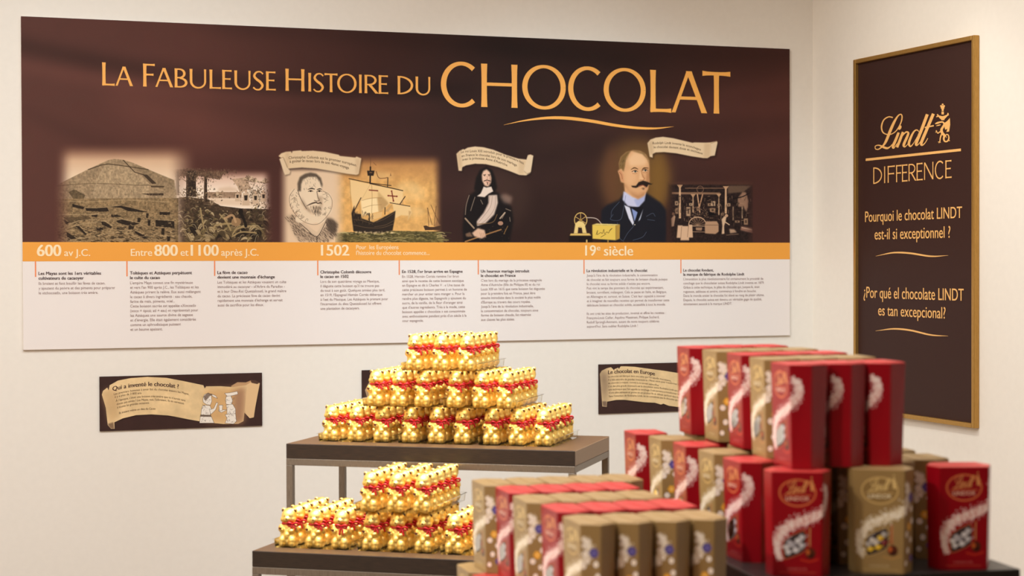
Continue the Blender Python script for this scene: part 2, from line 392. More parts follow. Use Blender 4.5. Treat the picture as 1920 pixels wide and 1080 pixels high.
def ground(mask, col):
    C.a[:] = C.a * (1 - mask[..., None]) + np.asarray(col) * mask[..., None]
def zz(x0, y0, s, pts): return [(x0 + x / s, y0 + y / s) for x, y in pts]
NZ = fbm(chh, cw, 40, 4, 4); NF = fbm(chh, cw, 130, 3, 4)
save = C.a.copy()
# --- pyramid and ruins
m = C.soft_rect(108, 286, 340, 470, 42, 38, 60)
v = np.clip((_iq[1] - 275) / 70, 0, 1)[..., None]
ground(m, np.array([196, 150, 116]) * (1 - v) + np.array([242, 220, 190]) * v)
z = lambda pts: zz(85, 260, 5.4, pts)
def textured(pts, col, var=.25, soft=0.6, al=1.0):
    P = C.pts(pts); b = C._box(P, 3); mk = C.inside(P, b); x0, x1, y0, y1 = b
    c = np.asarray(col)[None, None] * (1 + var * (1.6 * (NF[y0:y1, x0:x1] - .5) + .5 * (NZ[y0:y1, x0:x1] - .5)))[..., None]
    mk = (mk * al)[..., None]; C.a[y0:y1, x0:x1] = C.a[y0:y1, x0:x1] * (1 - mk) + c * mk
textured(z([(60, 560), (110, 470), (430, 310), (560, 250), (640, 215), (690, 207), (780, 214), (880, 245), (1035, 310), (1190, 385), (1300, 420), (1330, 640), (60, 640)]), (158, 134, 104), .3)
textured(z([(500, 440), (600, 270), (640, 258), (860, 290), (1040, 450), (1040, 600), (480, 600)]), (172, 148, 116), .3, al=.8)
textured(z([(860, 260), (1035, 312), (1300, 420), (1310, 560), (1060, 470)]), (142, 120, 92), .3, al=.8)
C.line(z([(430, 314), (560, 268), (635, 258), (740, 270), (880, 290), (1035, 314)]), 1.6, (78, 62, 46), .9, False)
C.line(z([(110, 480), (300, 462), (560, 455), (900, 470), (1060, 472)]), 1.0, (96, 78, 58), .8)
C.line(z([(600, 270), (530, 400), (480, 560)]), 1.2, (196, 172, 138), .5)
C.line(z([(785, 220), (900, 340), (985, 365)]), 1.6, (70, 54, 40), .9, False)
C.poly(z([(975, 360), (1025, 365), (1120, 455), (1075, 458)]), (68, 54, 42))
C.poly(z([(1060, 475), (1200, 480), (1190, 495), (1065, 492)]), (80, 64, 48)); C.poly(z([(960, 555), (1190, 552), (1190, 575), (1050, 575)]), (66, 52, 40))
for i in range(160):
    x = R.uniform(140, 1250); y = R.uniform(300, 600); C.line(z([(x, y), (x + R.uniform(-14, 22), y + R.uniform(16, 60))]), R.uniform(.5, 1.1), R.choice([(124, 102, 78), (184, 160, 126), (110, 90, 68)]), .35, False) if abs(x - 700) < (y - 190) * 1.6 else None
textured(z([(230, 540), (290, 515), (400, 570), (380, 615), (280, 610)]), (92, 76, 54), .4, al=.85)
textured(z([(40, 610), (1340, 600), (1340, 1046), (40, 1046)]), (138, 114, 82), .42)
for i in range(900):
    x, y = R.uniform(60, 1330), R.uniform(625, 1040); k = (y - 600) / 440
    C.ell(z([(x, y)])[0], (4 + 20 * k * R.random()) / 5.4, (2 + 5 * k * R.random()) / 5.4, R.choice([(60, 46, 32), (48, 36, 26), (190, 164, 126), (170, 144, 106), (98, 78, 54)]), .55, 0, R.uniform(-.4, .4), 10)
walls = [[(400, 700), (520, 705), (530, 735), (410, 730)], [(520, 700), (620, 695), (640, 735), (530, 740)], [(660, 768), (720, 770), (770, 790), (665, 795)], [(560, 835), (600, 840), (670, 890), (660, 910), (570, 870)], [(715, 830), (760, 815), (955, 858), (850, 885), (730, 850)], [(1110, 820), (1300, 835), (1300, 905), (1110, 885)], [(300, 880), (340, 885), (415, 965), (400, 975)], [(1170, 905), (1200, 905), (1200, 970), (1170, 970)], [(190, 815), (235, 850), (215, 868), (190, 850)], [(210, 940), (310, 1005), (220, 1025)], [(900, 930), (1045, 1000), (1000, 1012), (910, 960)], [(1015, 755), (1042, 755), (1035, 802), (1015, 800)], [(930, 800), (962, 800), (955, 845), (925, 845)], [(1030, 815), (1060, 820), (1055, 880), (1035, 880)], [(640, 690), (760, 678), (860, 700), (1040, 745), (840, 735), (760, 700)], [(1150, 740), (1260, 745), (1250, 775), (1150, 770)], [(270, 660), (390, 690), (380, 715), (270, 690)], [(720, 900), (785, 915), (725, 925)], [(510, 895), (580, 900), (575, 935), (515, 925)], [(460, 775), (525, 768), (520, 795), (470, 790)], [(840, 880), (900, 880), (880, 925), (835, 915)], [(1225, 985), (1260, 985), (1255, 1035), (1228, 1035)], [(180, 800), (430, 780), (460, 810), (250, 850)]]
for i, wl in enumerate(walls): textured(z(wl), (46, 36, 28) if i < 22 else (96, 78, 56), .3)
for p in ([(400, 698), (520, 700), (640, 690), (760, 672)], [(300, 876), (345, 880), (425, 970)], [(560, 832), (610, 836), (680, 888)], [(715, 826), (770, 812), (960, 855)], [(1110, 816), (1300, 830)], [(180, 920), (320, 870), (540, 840), (720, 810)], [(230, 1030), (420, 1000), (640, 960), (880, 925)], [(150, 905), (330, 830), (520, 815)], [(900, 926), (1050, 996), (1140, 950)], [(100, 770), (400, 765), (660, 764)], [(100, 630), (400, 640), (800, 620), (1250, 640)], [(900, 1010), (1000, 985), (1140, 1030)]):
    C.line(z(p), 1.0, (196, 170, 130), .6, False)
for i in range(420):
    x, y = R.uniform(110, 1320), R.uniform(760, 1040); k = (y - 660) / 380; a = R.choice([.25, -.3, .5, 0]); L_ = R.uniform(14, 62) * k; C.line(z([(x, y), (x + L_, y + L_ * a)]), R.uniform(.6, 2.4) * k, R.choice([(40, 31, 22), (56, 44, 31), (70, 56, 40), (184, 158, 118), (160, 134, 98)]), .7, False)
mk = smooth01((_iq[0] - 118) / 40 + .5) * np.where(_iq[0] < 360, 1, 0)
z0 = np.where(_iq[0] < 300, mk, 1)[..., None]; C.a[:] = save * (1 - z0) + C.a * z0
# --- jungle shore
save = C.a.copy(); z = lambda pts: zz(310, 290, 6.355, pts)
m = C.soft_rect(318, 326, 504, 470, 10, 22, 24)
v = np.clip((_iq[1] - 318) / 40, 0, 1)[..., None]
ground(m, np.array([206, 160, 138]) * (1 - v) + np.array([246, 228, 208]) * v)
textured(z([(480, 445), (900, 445), (900, 520), (480, 520)]), (158, 130, 106), .2); C.poly(z([(480, 510), (860, 525), (1260, 600), (1250, 620), (600, 600)]), (226, 198, 170), .9, 2)
textured(z([(780, 290), (960, 270), (1010, 400), (880, 460), (850, 380)]), (176, 146, 118), .3, al=.8); C.poly(z([(620, 400), (760, 380), (860, 410), (840, 440), (620, 440)]), (206, 172, 142), .6, 2)
textured(z([(0, 540), (240, 500), (520, 540), (650, 610), (900, 640), (1290, 650), (1300, 1046), (0, 1046)]), (72, 56, 42), .5)
textured(z([(60, 180), (240, 170), (520, 170), (700, 200), (640, 300), (540, 280), (360, 250), (120, 260)]), (96, 72, 56), .5, al=.8)
for (x0, x1, y0, y1) in [(110, 158, 200, 480), (238, 360, 190, 500), (448, 492, 250, 560)]:
    textured(z([(x0 + 6, y0), (x1 - 6, y0), (x1, y1), (x0, y1)]), (54, 42, 34), .4)
    for i in range(5):
        x = R.uniform(x0, x1); C.line(z([(x, y0), (x + R.uniform(-8, 8), y1)]), .7, R.choice([(120, 96, 74), (36, 28, 22)]), .7, False)
for i in range(900):
    x, y = R.gauss(400, 240), R.gauss(235, 62)
    if 60 < x < 860 and 160 < y < 420 and y < 330 - max(0, x - 420) * .25 + R.uniform(-40, 60): C.ell(z([(x, y)])[0], R.uniform(.6, 2.2), R.uniform(.4, 1.3), R.choice([(84, 64, 50), (60, 45, 35), (110, 86, 66), (136, 110, 86)]), .65, 0, R.uniform(0, 3), 8)
for i in range(240):
    x, y = R.gauss(330, 160), R.gauss(480, 50); C.ell(z([(x, y)])[0], R.uniform(.8, 2.4), R.uniform(.5, 1.5), R.choice([(84, 66, 48), (56, 44, 34), (120, 98, 72), (168, 142, 110)]), .7, 0, R.uniform(0, 3), 8)
for bx, by in [(1050, 330), (1180, 340), (980, 310), (600, 500), (540, 600)]:
    for q in range(9):
        a = -math.pi * (q + .5) / 9; L_ = R.uniform(50, 95); C.line(z([(bx, by), (bx + L_ * .6 * math.cos(a), by + L_ * .7 * math.sin(a)), (bx + L_ * math.cos(a), by + L_ * .45 * math.sin(a))]), [1.2, 1.6, .5], R.choice([(122, 100, 78), (98, 78, 60), (206, 182, 150)]), .8)
for i in range(520):
    x, y = R.gauss(1060, 100), R.gauss(470, 70)
    if 800 < x < 1260 and 300 < y < 590: C.ell(z([(x, y)])[0], R.uniform(.6, 2.2), R.uniform(.4, 1.3), R.choice([(92, 74, 56), (68, 54, 42), (130, 106, 82), (206, 178, 150)]), .6, 0, R.uniform(0, 3), 8)
for x, y, s in [(850, 500, .8), (950, 520, 1.2), (1065, 520, 1.0), (1160, 500, .9)]:
    C.ell(z([(x, y - 70 * s)])[0], 2 * s, 2.6 * s, (200, 168, 140)); C.poly(z([(x - 30 * s, y - 50 * s), (x + 30 * s, y - 50 * s), (x + 38 * s, y + 70 * s), (x - 36 * s, y + 70 * s)]), (206, 178, 150)); C.poly(z([(x - 18 * s, y - 30 * s), (x + 18 * s, y - 30 * s), (x + 14 * s, y + 20 * s), (x - 14 * s, y + 20 * s)]), (54, 44, 36))
def leaf(x, y, ln, a, wd, c1, c2):
    bx, by = x + ln * math.cos(a), y + ln * math.sin(a) + ln * .25; mx, my = x + ln * .5 * math.cos(a), y + ln * .5 * math.sin(a) - ln * .12
    p = spline([(x, y), (mx, my), (bx, by)], [1, wd, .8], 6); C.line(z([tuple(q) for q in p[0]]), p[1] / 6.355, c1, .95, False); C.line(z([tuple(q) for q in p[0]]), 0.8, c2, .8, False)
for i in range(430):
    x, y = R.uniform(0, 1250), 600 + 440 * (i / 430.0) + R.uniform(-30, 30)
    if 560 < x < 1000 and y < 680: continue
    k = (y - 500) / 500
    leaf(x, y, R.uniform(40, 190) * k, R.choice([R.uniform(-1.3, -.1), R.uniform(-3.0, -1.9)]), R.uniform(16, 56) * k, R.choice([(50, 40, 30), (36, 28, 22), (96, 80, 56), (120, 102, 68), (74, 60, 42), (150, 128, 92), (176, 154, 116)]), R.choice([(60, 48, 34), (84, 68, 46), (30, 24, 18), (196, 174, 138)]))
for p in ([(560, 880), (600, 840), (760, 820), (900, 850)], [(790, 950), (850, 880), (1000, 850), (1090, 870)], [(790, 970), (900, 920), (1070, 930)], [(450, 880), (430, 760), (410, 640)], [(770, 900), (720, 800), (640, 710)]): C.line(z(p), [2, 3.4, 3, 1][:len(p)] if len(p) == 4 else 2.6, (164, 140, 98), .9)
C.ell(z([(835, 800)])[0], 9, 8, (150, 118, 84)); C.ell(z([(890, 680)])[0], 4.5, 6, (32, 25, 20)); C.line(z([(890, 690), (935, 790), (950, 850)]), 5, (34, 27, 21)); C.ell(z([(760, 720)])[0], 3.5, 7, (88, 68, 50)); C.line(z([(700, 760), (790, 720), (830, 800)]), 4, (196, 158, 116), .8)
mk = smooth01((500 - _iq[0]) / 26 + .5) * smooth01((_iq[0] - 336) / 34 + .5) * smooth01((_iq[1] - 316) / 20 + .5); C.a[:] = save * (1 - mk[..., None]) + C.a * mk[..., None]
# --- engraving of a bearded man in a ruff
z = lambda pts: zz(515, 270, 5.683, pts)
ground(C.soft_rect(530, 316, 660, 500, 22, 20, 40), (226, 196, 164))
# golden sea piece first, so that the engraving fades into it
save = C.a.copy(); zs = lambda pts: zz(620, 280, 6.0, pts)
sky = np.stack([np.full_like(U, k) for k in (218, 166, 98)], -1) * (0.86 + .3 * NZ)[..., None]
v = np.clip((_iq[1] - 292) / 60, 0, 1)[..., None]; sky = np.array([176, 122, 74]) * (1 - v) + sky * v
ground(C.soft_rect(630, 300, 818, 500, 40, 26, 22), sky)
for x, y, rx, ry in [(860, 420, 120, 60), (960, 470, 100, 50), (760, 470, 80, 50), (900, 540, 170, 40), (540, 300, 150, 40), (900, 700, 150, 60), (300, 480, 110, 90)]: C.ell(zs([(x, y)])[0], rx / 6, ry / 6, (238, 202, 142), .4, 4)
textured(zs([(40, 940), (230, 930), (700, 915), (1230, 925), (1260, 1046), (40, 1046)]), (98, 86, 50), .5)
for i in range(120):
    x, y = R.uniform(60, 1230), R.uniform(935, 1040); C.line(zs([(x, y), (x + R.uniform(20, 60), y - R.uniform(4, 14)), (x + R.uniform(70, 130), y + R.uniform(0, 10))]), R.uniform(.6, 2.2), R.choice([(54, 48, 30), (70, 62, 36), (150, 134, 84), (196, 176, 122), (84, 78, 46)]), .6)
C.poly(zs([(205, 340), (430, 390), (800, 465), (800, 560), (790, 610), (650, 610), (600, 660), (560, 690), (340, 760), (320, 560), (245, 690), (215, 500)]), (234, 198, 142), .95, .5)
C.poly(zs([(520, 470), (640, 600), (560, 680), (520, 560)]), (196, 158, 104), .7, 1); C.poly(zs([(330, 570), (510, 548), (528, 700), (350, 735)]), (244, 216, 166), .9, .6); C.poly(zs([(510, 540), (570, 540), (640, 610), (560, 700), (528, 700)]), (176, 138, 90), .6, 1)
C.poly(zs([(680, 605), (880, 640), (900, 710), (850, 806), (865, 745), (780, 740), (715, 775)]), (232, 196, 140), .95, .5); C.poly(zs([(865, 690), (895, 700), (850, 806), (868, 745)]), (188, 146, 96), .8, .5)
C.poly(zs([(590, 700), (690, 610), (640, 700)]), (190, 150, 100), .8); C.poly(zs([(410, 740), (570, 700), (560, 760), (420, 810)]), (226, 186, 128), .8)
for p in ([(340, 575), (450, 548), (560, 545)], [(350, 660), (450, 630), (560, 622)], [(450, 400), (455, 540), (450, 720)]): C.line(zs(p), .7, (150, 112, 70), .8)
C.poly(zs([(222, 720), (255, 630), (262, 720), (330, 728), (335, 775), (470, 820), (515, 800), (718, 690), (705, 800), (685, 912), (540, 940), (300, 935), (245, 920)]), (46, 36, 29), 1, .4)
for p in ([(500, 820), (600, 780), (700, 715)], [(250, 850), (400, 880), (560, 880), (690, 840)], [(480, 870), (600, 850), (700, 800)], [(250, 790), (340, 800), (460, 840)]): C.line(zs(p), .9, (128, 100, 70), .6)
for i in range(50):
    x, y = R.uniform(240, 470), R.uniform(720, 850); C.line(zs([(x, y), (x + R.uniform(-10, 10), y - R.uniform(10, 34))]), .9, R.choice([(34, 26, 20), (96, 74, 52)]), .8, False)
C.line(zs([(195, 330), (430, 378), (668, 408)]), 1.3, (46, 32, 22)); C.line(zs([(430, 385), (620, 425), (800, 465)]), 1.5, (44, 30, 20)); C.line(zs([(655, 600), (880, 640)]), 1.2, (52, 36, 26)); C.line(zs([(438, 80), (436, 200)]), .8, (90, 58, 40), .8)
C.line(zs([(436, 200), (432, 380)]), 2.6, (44, 32, 24)); C.poly(zs([(398, 240), (482, 240), (470, 298), (405, 298)]), (46, 34, 26)); C.ell(zs([(440, 262)])[0], 3, 1.2, (110, 80, 54)); C.line(zs([(632, 320), (628, 425)]), 1.6, (62, 44, 32)); C.line(zs([(768, 615), (825, 530)]), 1.6, (60, 40, 30)); C.poly(zs([(780, 612), (805, 560), (805, 614)]), (196, 152, 100), .8)
C.line(zs([(500, 250), (530, 320), (590, 325), (625, 318)]), 1.4, (120, 80, 52), .9); C.poly(zs([(655, 300), (662, 262), (672, 300)]), (140, 100, 66)); C.line(zs([(470, 150), (500, 180)]), .9, (110, 70, 46), .8); C.line(zs([(330, 545), (250, 700)]), 1.6, (70, 50, 36)); C.line(zs([(422, 720), (425, 820)]), 2, (50, 38, 28)); C.line(zs([(600, 655), (598, 730)]), 1.6, (56, 42, 30)); C.line(zs([(205, 345), (222, 720)]), .5, (120, 88, 58), .7); C.line(zs([(436, 390), (260, 700)]), .5, (150, 112, 72), .5)
for cx, cy, a in [(684, 525, 0), (470, 462, 0)]:
    C.line(zs([(cx - 48, cy - 4), (cx + 48, cy + 4)]), 1.9, (120, 44, 32)); 
    if cx > 600:
        C.line(zs([(cx - 10, cy - 55), (cx + 10, cy + 55)]), 1.9, (120, 44, 32))
        for dx, dy in [(-48, -4), (48, 4), (-10, -55), (10, 55)]: C.ell(zs([(cx + dx, cy + dy)])[0], 1.5, 1.5, (120, 44, 32))
for i in range(40):
    x = R.uniform(270, 700); C.ell(zs([(x, 932 + R.uniform(-8, 12))])[0], R.uniform(1, 3), R.uniform(.5, 1.2), (226, 196, 146), .6, .5)
C.poly(zs([(1030, 860), (1060, 855), (1100, 872), (1150, 872), (1232, 855), (1215, 905), (1050, 908)]), (72, 50, 36)); C.poly(zs([(1100, 820), (1125, 850), (1085, 862)]), (206, 164, 112), .8); C.poly(zs([(1185, 790), (1225, 855), (1150, 865)]), (150, 108, 72), .8)
for p in ([(1090, 860), (1080, 660)], [(1150, 860), (1175, 640)], [(1115, 625), (1215, 850)], [(1075, 660), (1130, 850)]): C.line(zs(p), .9, (86, 58, 40), .9, False)
# blend engraving background back over the left part of the sea piece
mk = smooth01((_iq[0] - 632) / 30 + .5)[..., None]; C.a[:] = save * (1 - mk) + C.a * mk
ink = (58, 46, 38)
def hatch(poly, col, n, ang, ln, wd, al=.6):
    P = np.array(poly); x0, y0 = P.min(0); x1, y1 = P.max(0); k = 0; t = 0
    while k < n and t < n * 12:
        t += 1; x, y = R.uniform(x0, x1), R.uniform(y0, y1); c = False
        for i in range(len(P)):
            (ax, ay), (bx, by) = P[i - 1], P[i]
            if (ay > y) != (by > y) and x < ax + (y - ay) * (bx - ax) / (by - ay): c = not c
        if c:
            a = ang + R.uniform(-.25, .25); C.line(z([(x, y), (x + ln * math.cos(a), y + ln * math.sin(a))]), wd, col, al, False); k += 1
coat = [(95, 775), (180, 750), (300, 850), (440, 985), (540, 800), (560, 780), (640, 820), (665, 870), (640, 960), (560, 1042), (260, 1042), (200, 960), (150, 850)]
C.poly(z(coat), (150, 126, 104), .55, 3); hatch(coat, ink, 420, .9, 24, .7, .5)
C.poly(z([(545, 790), (600, 795), (660, 850), (640, 960), (570, 940), (545, 870)]), (74, 60, 50), .8, 2)
C.poly(z([(195, 780), (340, 870), (440, 940), (530, 830), (540, 860), (450, 985), (330, 930)]), (214, 186, 156), .9); C.line(z([(195, 785), (330, 905), (440, 985), (535, 830)]), 1.1, ink, .9); C.line(z([(440, 985), (440, 1040)]), 1.4, ink, .7)
for cx, cy, rx, ry in [(210, 590, 62, 100), (200, 530, 50, 50), (240, 680, 60, 50), (300, 760, 70, 60), (380, 800, 70, 50), (470, 790, 66, 56), (540, 700, 60, 60), (550, 600, 50, 80), (530, 540, 34, 40), (260, 800, 50, 40)]:
    C.ell(z([(cx, cy)])[0], rx / 5.683, ry / 5.683, (230, 206, 176), .95, .6)
for i in range(80):
    a = R.uniform(.4, 5.9); x, y = 375 + R.uniform(130, 225) * math.cos(a + 1.2), 610 + R.uniform(110, 220) * math.sin(a + 1.2)
    if 140 < x < 610 and 490 < y < 850 and not (260 < x < 500 and y < 700): C.line(z([(x, y), (x + R.uniform(-18, 18), y + R.uniform(4, 18)), (x + R.uniform(-24, 24), y + R.uniform(14, 30))]), .6, (118, 98, 80), .8)
for p in ([(200, 480), (150, 560), (160, 660), (230, 770), (330, 840), (440, 855), (520, 800), (590, 700), (600, 600), (560, 530), (500, 500)],): C.line(z(p), .8, (110, 90, 74), .8)
head = [(245, 500), (240, 430), (262, 360), (310, 322), (370, 306), (430, 318), (478, 365), (497, 430), (494, 520), (497, 600), (484, 690), (445, 748), (385, 722), (310, 650), (268, 580)]
C.poly(z(head), (232, 208, 178), 1, .5)
C.poly(z([(238, 500), (234, 420), (258, 352), (312, 318), (372, 304), (432, 316), (482, 362), (500, 430), (494, 470), (470, 400), (430, 350), (350, 350), (290, 380), (272, 430), (268, 505)]), (72, 58, 48), .85, 1); hatch(head[:8], ink, 40, 1.2, 18, .6, .4)
C.poly(z([(455, 560), (497, 560), (490, 690), (450, 745), (470, 650)]), (150, 124, 100), .6, 2); C.poly(z([(268, 560), (330, 660), (400, 730), (350, 720), (290, 640)]), (120, 98, 80), .6, 2)
C.line(z([(345, 484), (380, 474), (415, 480)]), [.8, 2, 1.4], ink); C.line(z([(440, 486), (470, 478), (494, 484)]), [1, 2, .8], ink)
for ex in (374, 466): C.ell(z([(ex, 502)])[0], 3.6, 1.6, (190, 164, 136)); C.ell(z([(ex, 502)])[0], 1.6, 1.6, (40, 32, 28)); C.line(z([(ex - 26, 506), (ex, 494), (ex + 24, 504)]), .9, ink)
C.line(z([(440, 510), (452, 570), (466, 600), (440, 608), (412, 600)]), 1.0, ink, .85); C.poly(z([(440, 510), (470, 600), (455, 605)]), (150, 122, 98), .6, .8)
C.line(z([(330, 660), (380, 636), (430, 622), (450, 632), (480, 626), (492, 640)]), [.8, 2.4, 2.6, 2, 2.4, .8], (96, 78, 64)); C.poly(z([(370, 660), (430, 650), (486, 660), (478, 720), (445, 748), (400, 728)]), (206, 180, 150), .9, 1); hatch([(360, 655), (490, 655), (478, 725), (445, 750), (395, 730)], ink, 60, 1.5, 26, .6, .55)
C.line(z([(236, 490), (258, 560), (300, 640), (330, 690)]), 1, ink, .8)
# --- gentleman in dark dress with a pale sash (plain stand-in portrait)
z = lambda pts: zz(845, 265, 5.54, pts)
C.ell(z([(480, 600)])[0], 60, 58, (88, 66, 54), .28, 12)
C.poly(z([(120, 1046), (110, 900), (130, 720), (180, 560), (250, 510), (420, 500), (520, 560), (620, 680), (640, 820), (600, 1046)]), (22, 17, 17), .95, 2)
C.poly(z([(490, 560), (560, 545), (630, 580), (610, 650), (540, 640)]), (150, 122, 108), .7, 3)
C.poly(z([(230, 500), (250, 380), (290, 300), (360, 262), (420, 300), (450, 380), (470, 480), (440, 540), (300, 545)]), (24, 18, 17), 1, 1.5)
C.poly(z([(310, 350), (325, 310), (360, 290), (395, 320), (410, 380), (405, 430), (378, 470), (340, 460), (315, 410)]), (226, 186, 160), 1, .8)
C.poly(z([(385, 330), (410, 380), (404, 430), (378, 468), (390, 400)]), (176, 132, 110), .6, 1)
C.line(z([(326, 350), (352, 346)]), 1.0, (60, 36, 30)); C.line(z([(375, 346), (398, 348)]), 1.0, (60, 36, 30)); C.ell(z([(341, 357)])[0], 1.3, .8, (50, 34, 30)); C.ell(z([(386, 357)])[0], 1.3, .8, (50, 34, 30)); C.line(z([(366, 360), (370, 390), (360, 394)]), .8, (166, 116, 96)); C.line(z([(335, 412), (366, 404), (398, 412)]), 1.5, (52, 32, 26)); C.line(z([(355, 422), (380, 422)]), .9, (150, 72, 64)); C.line(z([(370, 430), (370, 446)]), 1.5, (60, 38, 30))
C.poly(z([(300, 540), (330, 470), (360, 480), (410, 470), (430, 520), (380, 545), (340, 580), (260, 570)]), (226, 206, 190), 1, .6)
C.poly(z([(380, 560), (470, 555), (478, 640), (440, 760), (350, 850), (262, 880), (258, 830), (330, 740), (380, 640)]), (212, 188, 172), 1, .8)
for p in ([(420, 570), (400, 680), (320, 790), (268, 850)], [(455, 570), (440, 700), (360, 810), (280, 870)], [(395, 570), (380, 650), (330, 750)]): C.line(z(p), 1.1, (160, 132, 120), .7)
for p in ([(180, 560), (150, 660), (140, 760)], [(240, 580), (220, 640), (195, 720)], [(300, 610), (320, 650)], [(520, 800), (555, 740)], [(560, 700), (610, 720)], [(600, 790), (605, 830)]): C.line(z(p), 1.6, (150, 130, 112), .75)
C.line(z([(140, 800), (230, 900)]), 3, (170, 142, 116), .9); C.line(z([(260, 860), (420, 840), (470, 760)]), 1.6, (120, 92, 60), .8); C.line(z([(500, 800), (550, 740)]), 2.4, (196, 170, 146), .9); C.ell(z([(505, 850)])[0], 5, 4, (170, 128, 104))
for i in range(30): C.ell(z([(R.uniform(150, 600), R.uniform(880, 1030))])[0], R.uniform(.5, 1.4), R.uniform(.4, .9), (96, 76, 60), .7)
C.line(z([(140, 1040), (360, 965), (510, 915)]), 2.6, (146, 106, 66)); C.poly(z([(210, 950), (270, 900), (340, 920), (355, 985), (310, 1010), (230, 985)]), (216, 176, 148), 1, .8)
for q in range(4): C.line(z([(290 + q * 18, 950), (305 + q * 16, 1000)]), .8, (170, 124, 100), .8)
C.poly(z([(140, 960), (190, 940), (220, 990), (150, 990)]), (140, 108, 84), .8, 1); C.line(z([(540, 960), (580, 880)]), 1.6, (150, 112, 66), .8)
# --- moustached man in a dark coat
z = lambda pts: zz(1050, 250, 5.142, pts)
C.ell(z([(720, 430)])[0], 66, 76, (108, 76, 44), .75, 14); C.ell(z([(930, 460)])[0], 20, 56, (132, 96, 42), .7, 10); C.ell(z([(480, 420)])[0], 14, 60, (104, 66, 44), .5, 8); C.ell(z([(760, 200)])[0], 40, 20, (112, 82, 46), .5, 9)
C.poly(z([(380, 1046), (385, 740), (440, 690), (560, 640), (600, 580), (820, 575), (960, 670), (1010, 740), (1010, 1046)]), (26, 26, 34), 1, 2.2)
C.poly(z([(600, 560), (590, 640), (640, 700), (740, 715), (800, 650), (815, 570)]), (196, 196, 222), 1, .8); C.poly(z([(700, 640), (735, 714), (800, 650), (812, 590)]), (150, 160, 206), .6, 1)
C.poly(z([(606, 690), (660, 715), (700, 860), (690, 888), (650, 820)]), (212, 212, 228), 1, .5); C.poly(z([(790, 725), (740, 850), (760, 830)]), (206, 210, 228), 1, .5); C.poly(z([(675, 715), (760, 720), (735, 770), (705, 850)]), (130, 146, 196), 1, .5); C.poly(z([(660, 712), (790, 708), (760, 780), (708, 870), (735, 760)]), (20, 19, 26), 1, .5)
head = [(560, 400), (545, 365), (562, 345), (556, 290), (575, 230), (625, 185), (690, 165), (760, 172), (815, 205), (845, 260), (850, 330), (846, 400), (850, 460), (835, 540), (800, 600), (740, 634), (680, 610), (610, 560), (605, 480), (575, 470)]
C.poly(z(head), (216, 164, 118), 1, .8)
C.poly(z([(700, 180), (790, 200), (830, 280), (800, 310), (660, 320), (640, 250)]), (234, 190, 146), .9, 3); C.poly(z([(620, 360), (700, 330), (720, 440), (680, 500), (620, 480)]), (228, 176, 130), .8, 3); C.poly(z([(835, 300), (850, 400), (848, 470), (815, 560), (820, 420)]), (160, 108, 70), .7, 2); C.poly(z([(605, 500), (690, 600), (740, 634), (800, 600), (815, 560), (740, 590), (660, 560), (610, 480)]), (170, 116, 76), .7, 2); C.poly(z([(650, 540), (740, 575), (800, 555), (760, 600), (690, 590)]), (206, 152, 108), .7, 2)
C.poly(z([(558, 350), (556, 290), (578, 226), (628, 183), (672, 168), (650, 200), (622, 250), (612, 320), (600, 370), (580, 340)]), (118, 90, 52), .95, .8); C.poly(z([(670, 168), (740, 168), (800, 190), (840, 250), (848, 310), (828, 250), (780, 200)]), (124, 96, 58), .8, 1)
for i in range(26): x = R.uniform(562, 640); C.line(z([(x, 330 - (x - 560) * 1.2 + R.uniform(-30, 20)), (x + 14, 290 - (x - 560) * 1.2)]), .7, R.choice([(84, 62, 36), (160, 128, 84)]), .6, False)
C.poly(z([(548, 365), (575, 355), (598, 400), (605, 470), (575, 462)]), (206, 146, 104), 1, .6); C.line(z([(560, 375), (580, 400), (588, 440)]), 1.2, (150, 96, 64), .9)
C.line(z([(672, 350), (705, 333), (738, 345)]), [1, 2.2, 1.2], (96, 64, 38)); C.line(z([(778, 350), (800, 335), (838, 335)]), [1, 2.2, 1], (86, 56, 34))
for ex, ey in [(710, 368), (808, 358)]: C.ell(z([(ex, ey)])[0], 4.2, 1.9, (214, 186, 160)); C.ell(z([(ex + 3, ey)])[0], 1.9, 1.9, (60, 66, 60)); C.line(z([(ex - 30, ey + 2), (ex, ey - 12), (ex + 26, ey)]), 1.1, (88, 56, 36)); C.line(z([(ex - 24, ey + 18), (ex, ey + 22), (ex + 20, ey + 16)]), .8, (160, 104, 70), .7)
C.poly(z([(760, 350), (776, 420), (800, 440), (780, 456), (748, 444)]), (232, 186, 140), .8, 1); C.line(z([(770, 360), (785, 415), (802, 436), (790, 450), (760, 452)]), 1.0, (150, 94, 60), .8); C.poly(z([(785, 380), (804, 436), (800, 450), (790, 420)]), (170, 112, 74), .7, 1)
C.poly(z([(672, 506), (720, 505), (745, 470), (790, 456), (835, 470), (870, 488), (888, 478), (870, 494), (840, 494), (825, 520), (790, 500), (760, 510), (720, 526), (685, 520)]), (40, 28, 22), 1, .6); C.line(z([(745, 510), (785, 500), (815, 520)]), 1.4, (150, 84, 66)); C.poly(z([(770, 528), (805, 524), (795, 546)]), (70, 46, 34), .8, .8)
for p in ([(620, 600), (600, 720), (570, 830), (475, 830), (500, 780)], [(480, 800), (490, 740), (560, 660)], [(820, 800), (880, 770), (905, 800)], [(830, 830), (900, 840)], [(700, 890), (640, 960), (600, 1030)], [(690, 1030), (780, 1000), (820, 950)], [(540, 860), (560, 1000), (600, 1040)]): C.line(z(p), .8, (96, 108, 132), .75)
C.ell(z([(708, 880)])[0], 1, 1.2, (200, 190, 170))
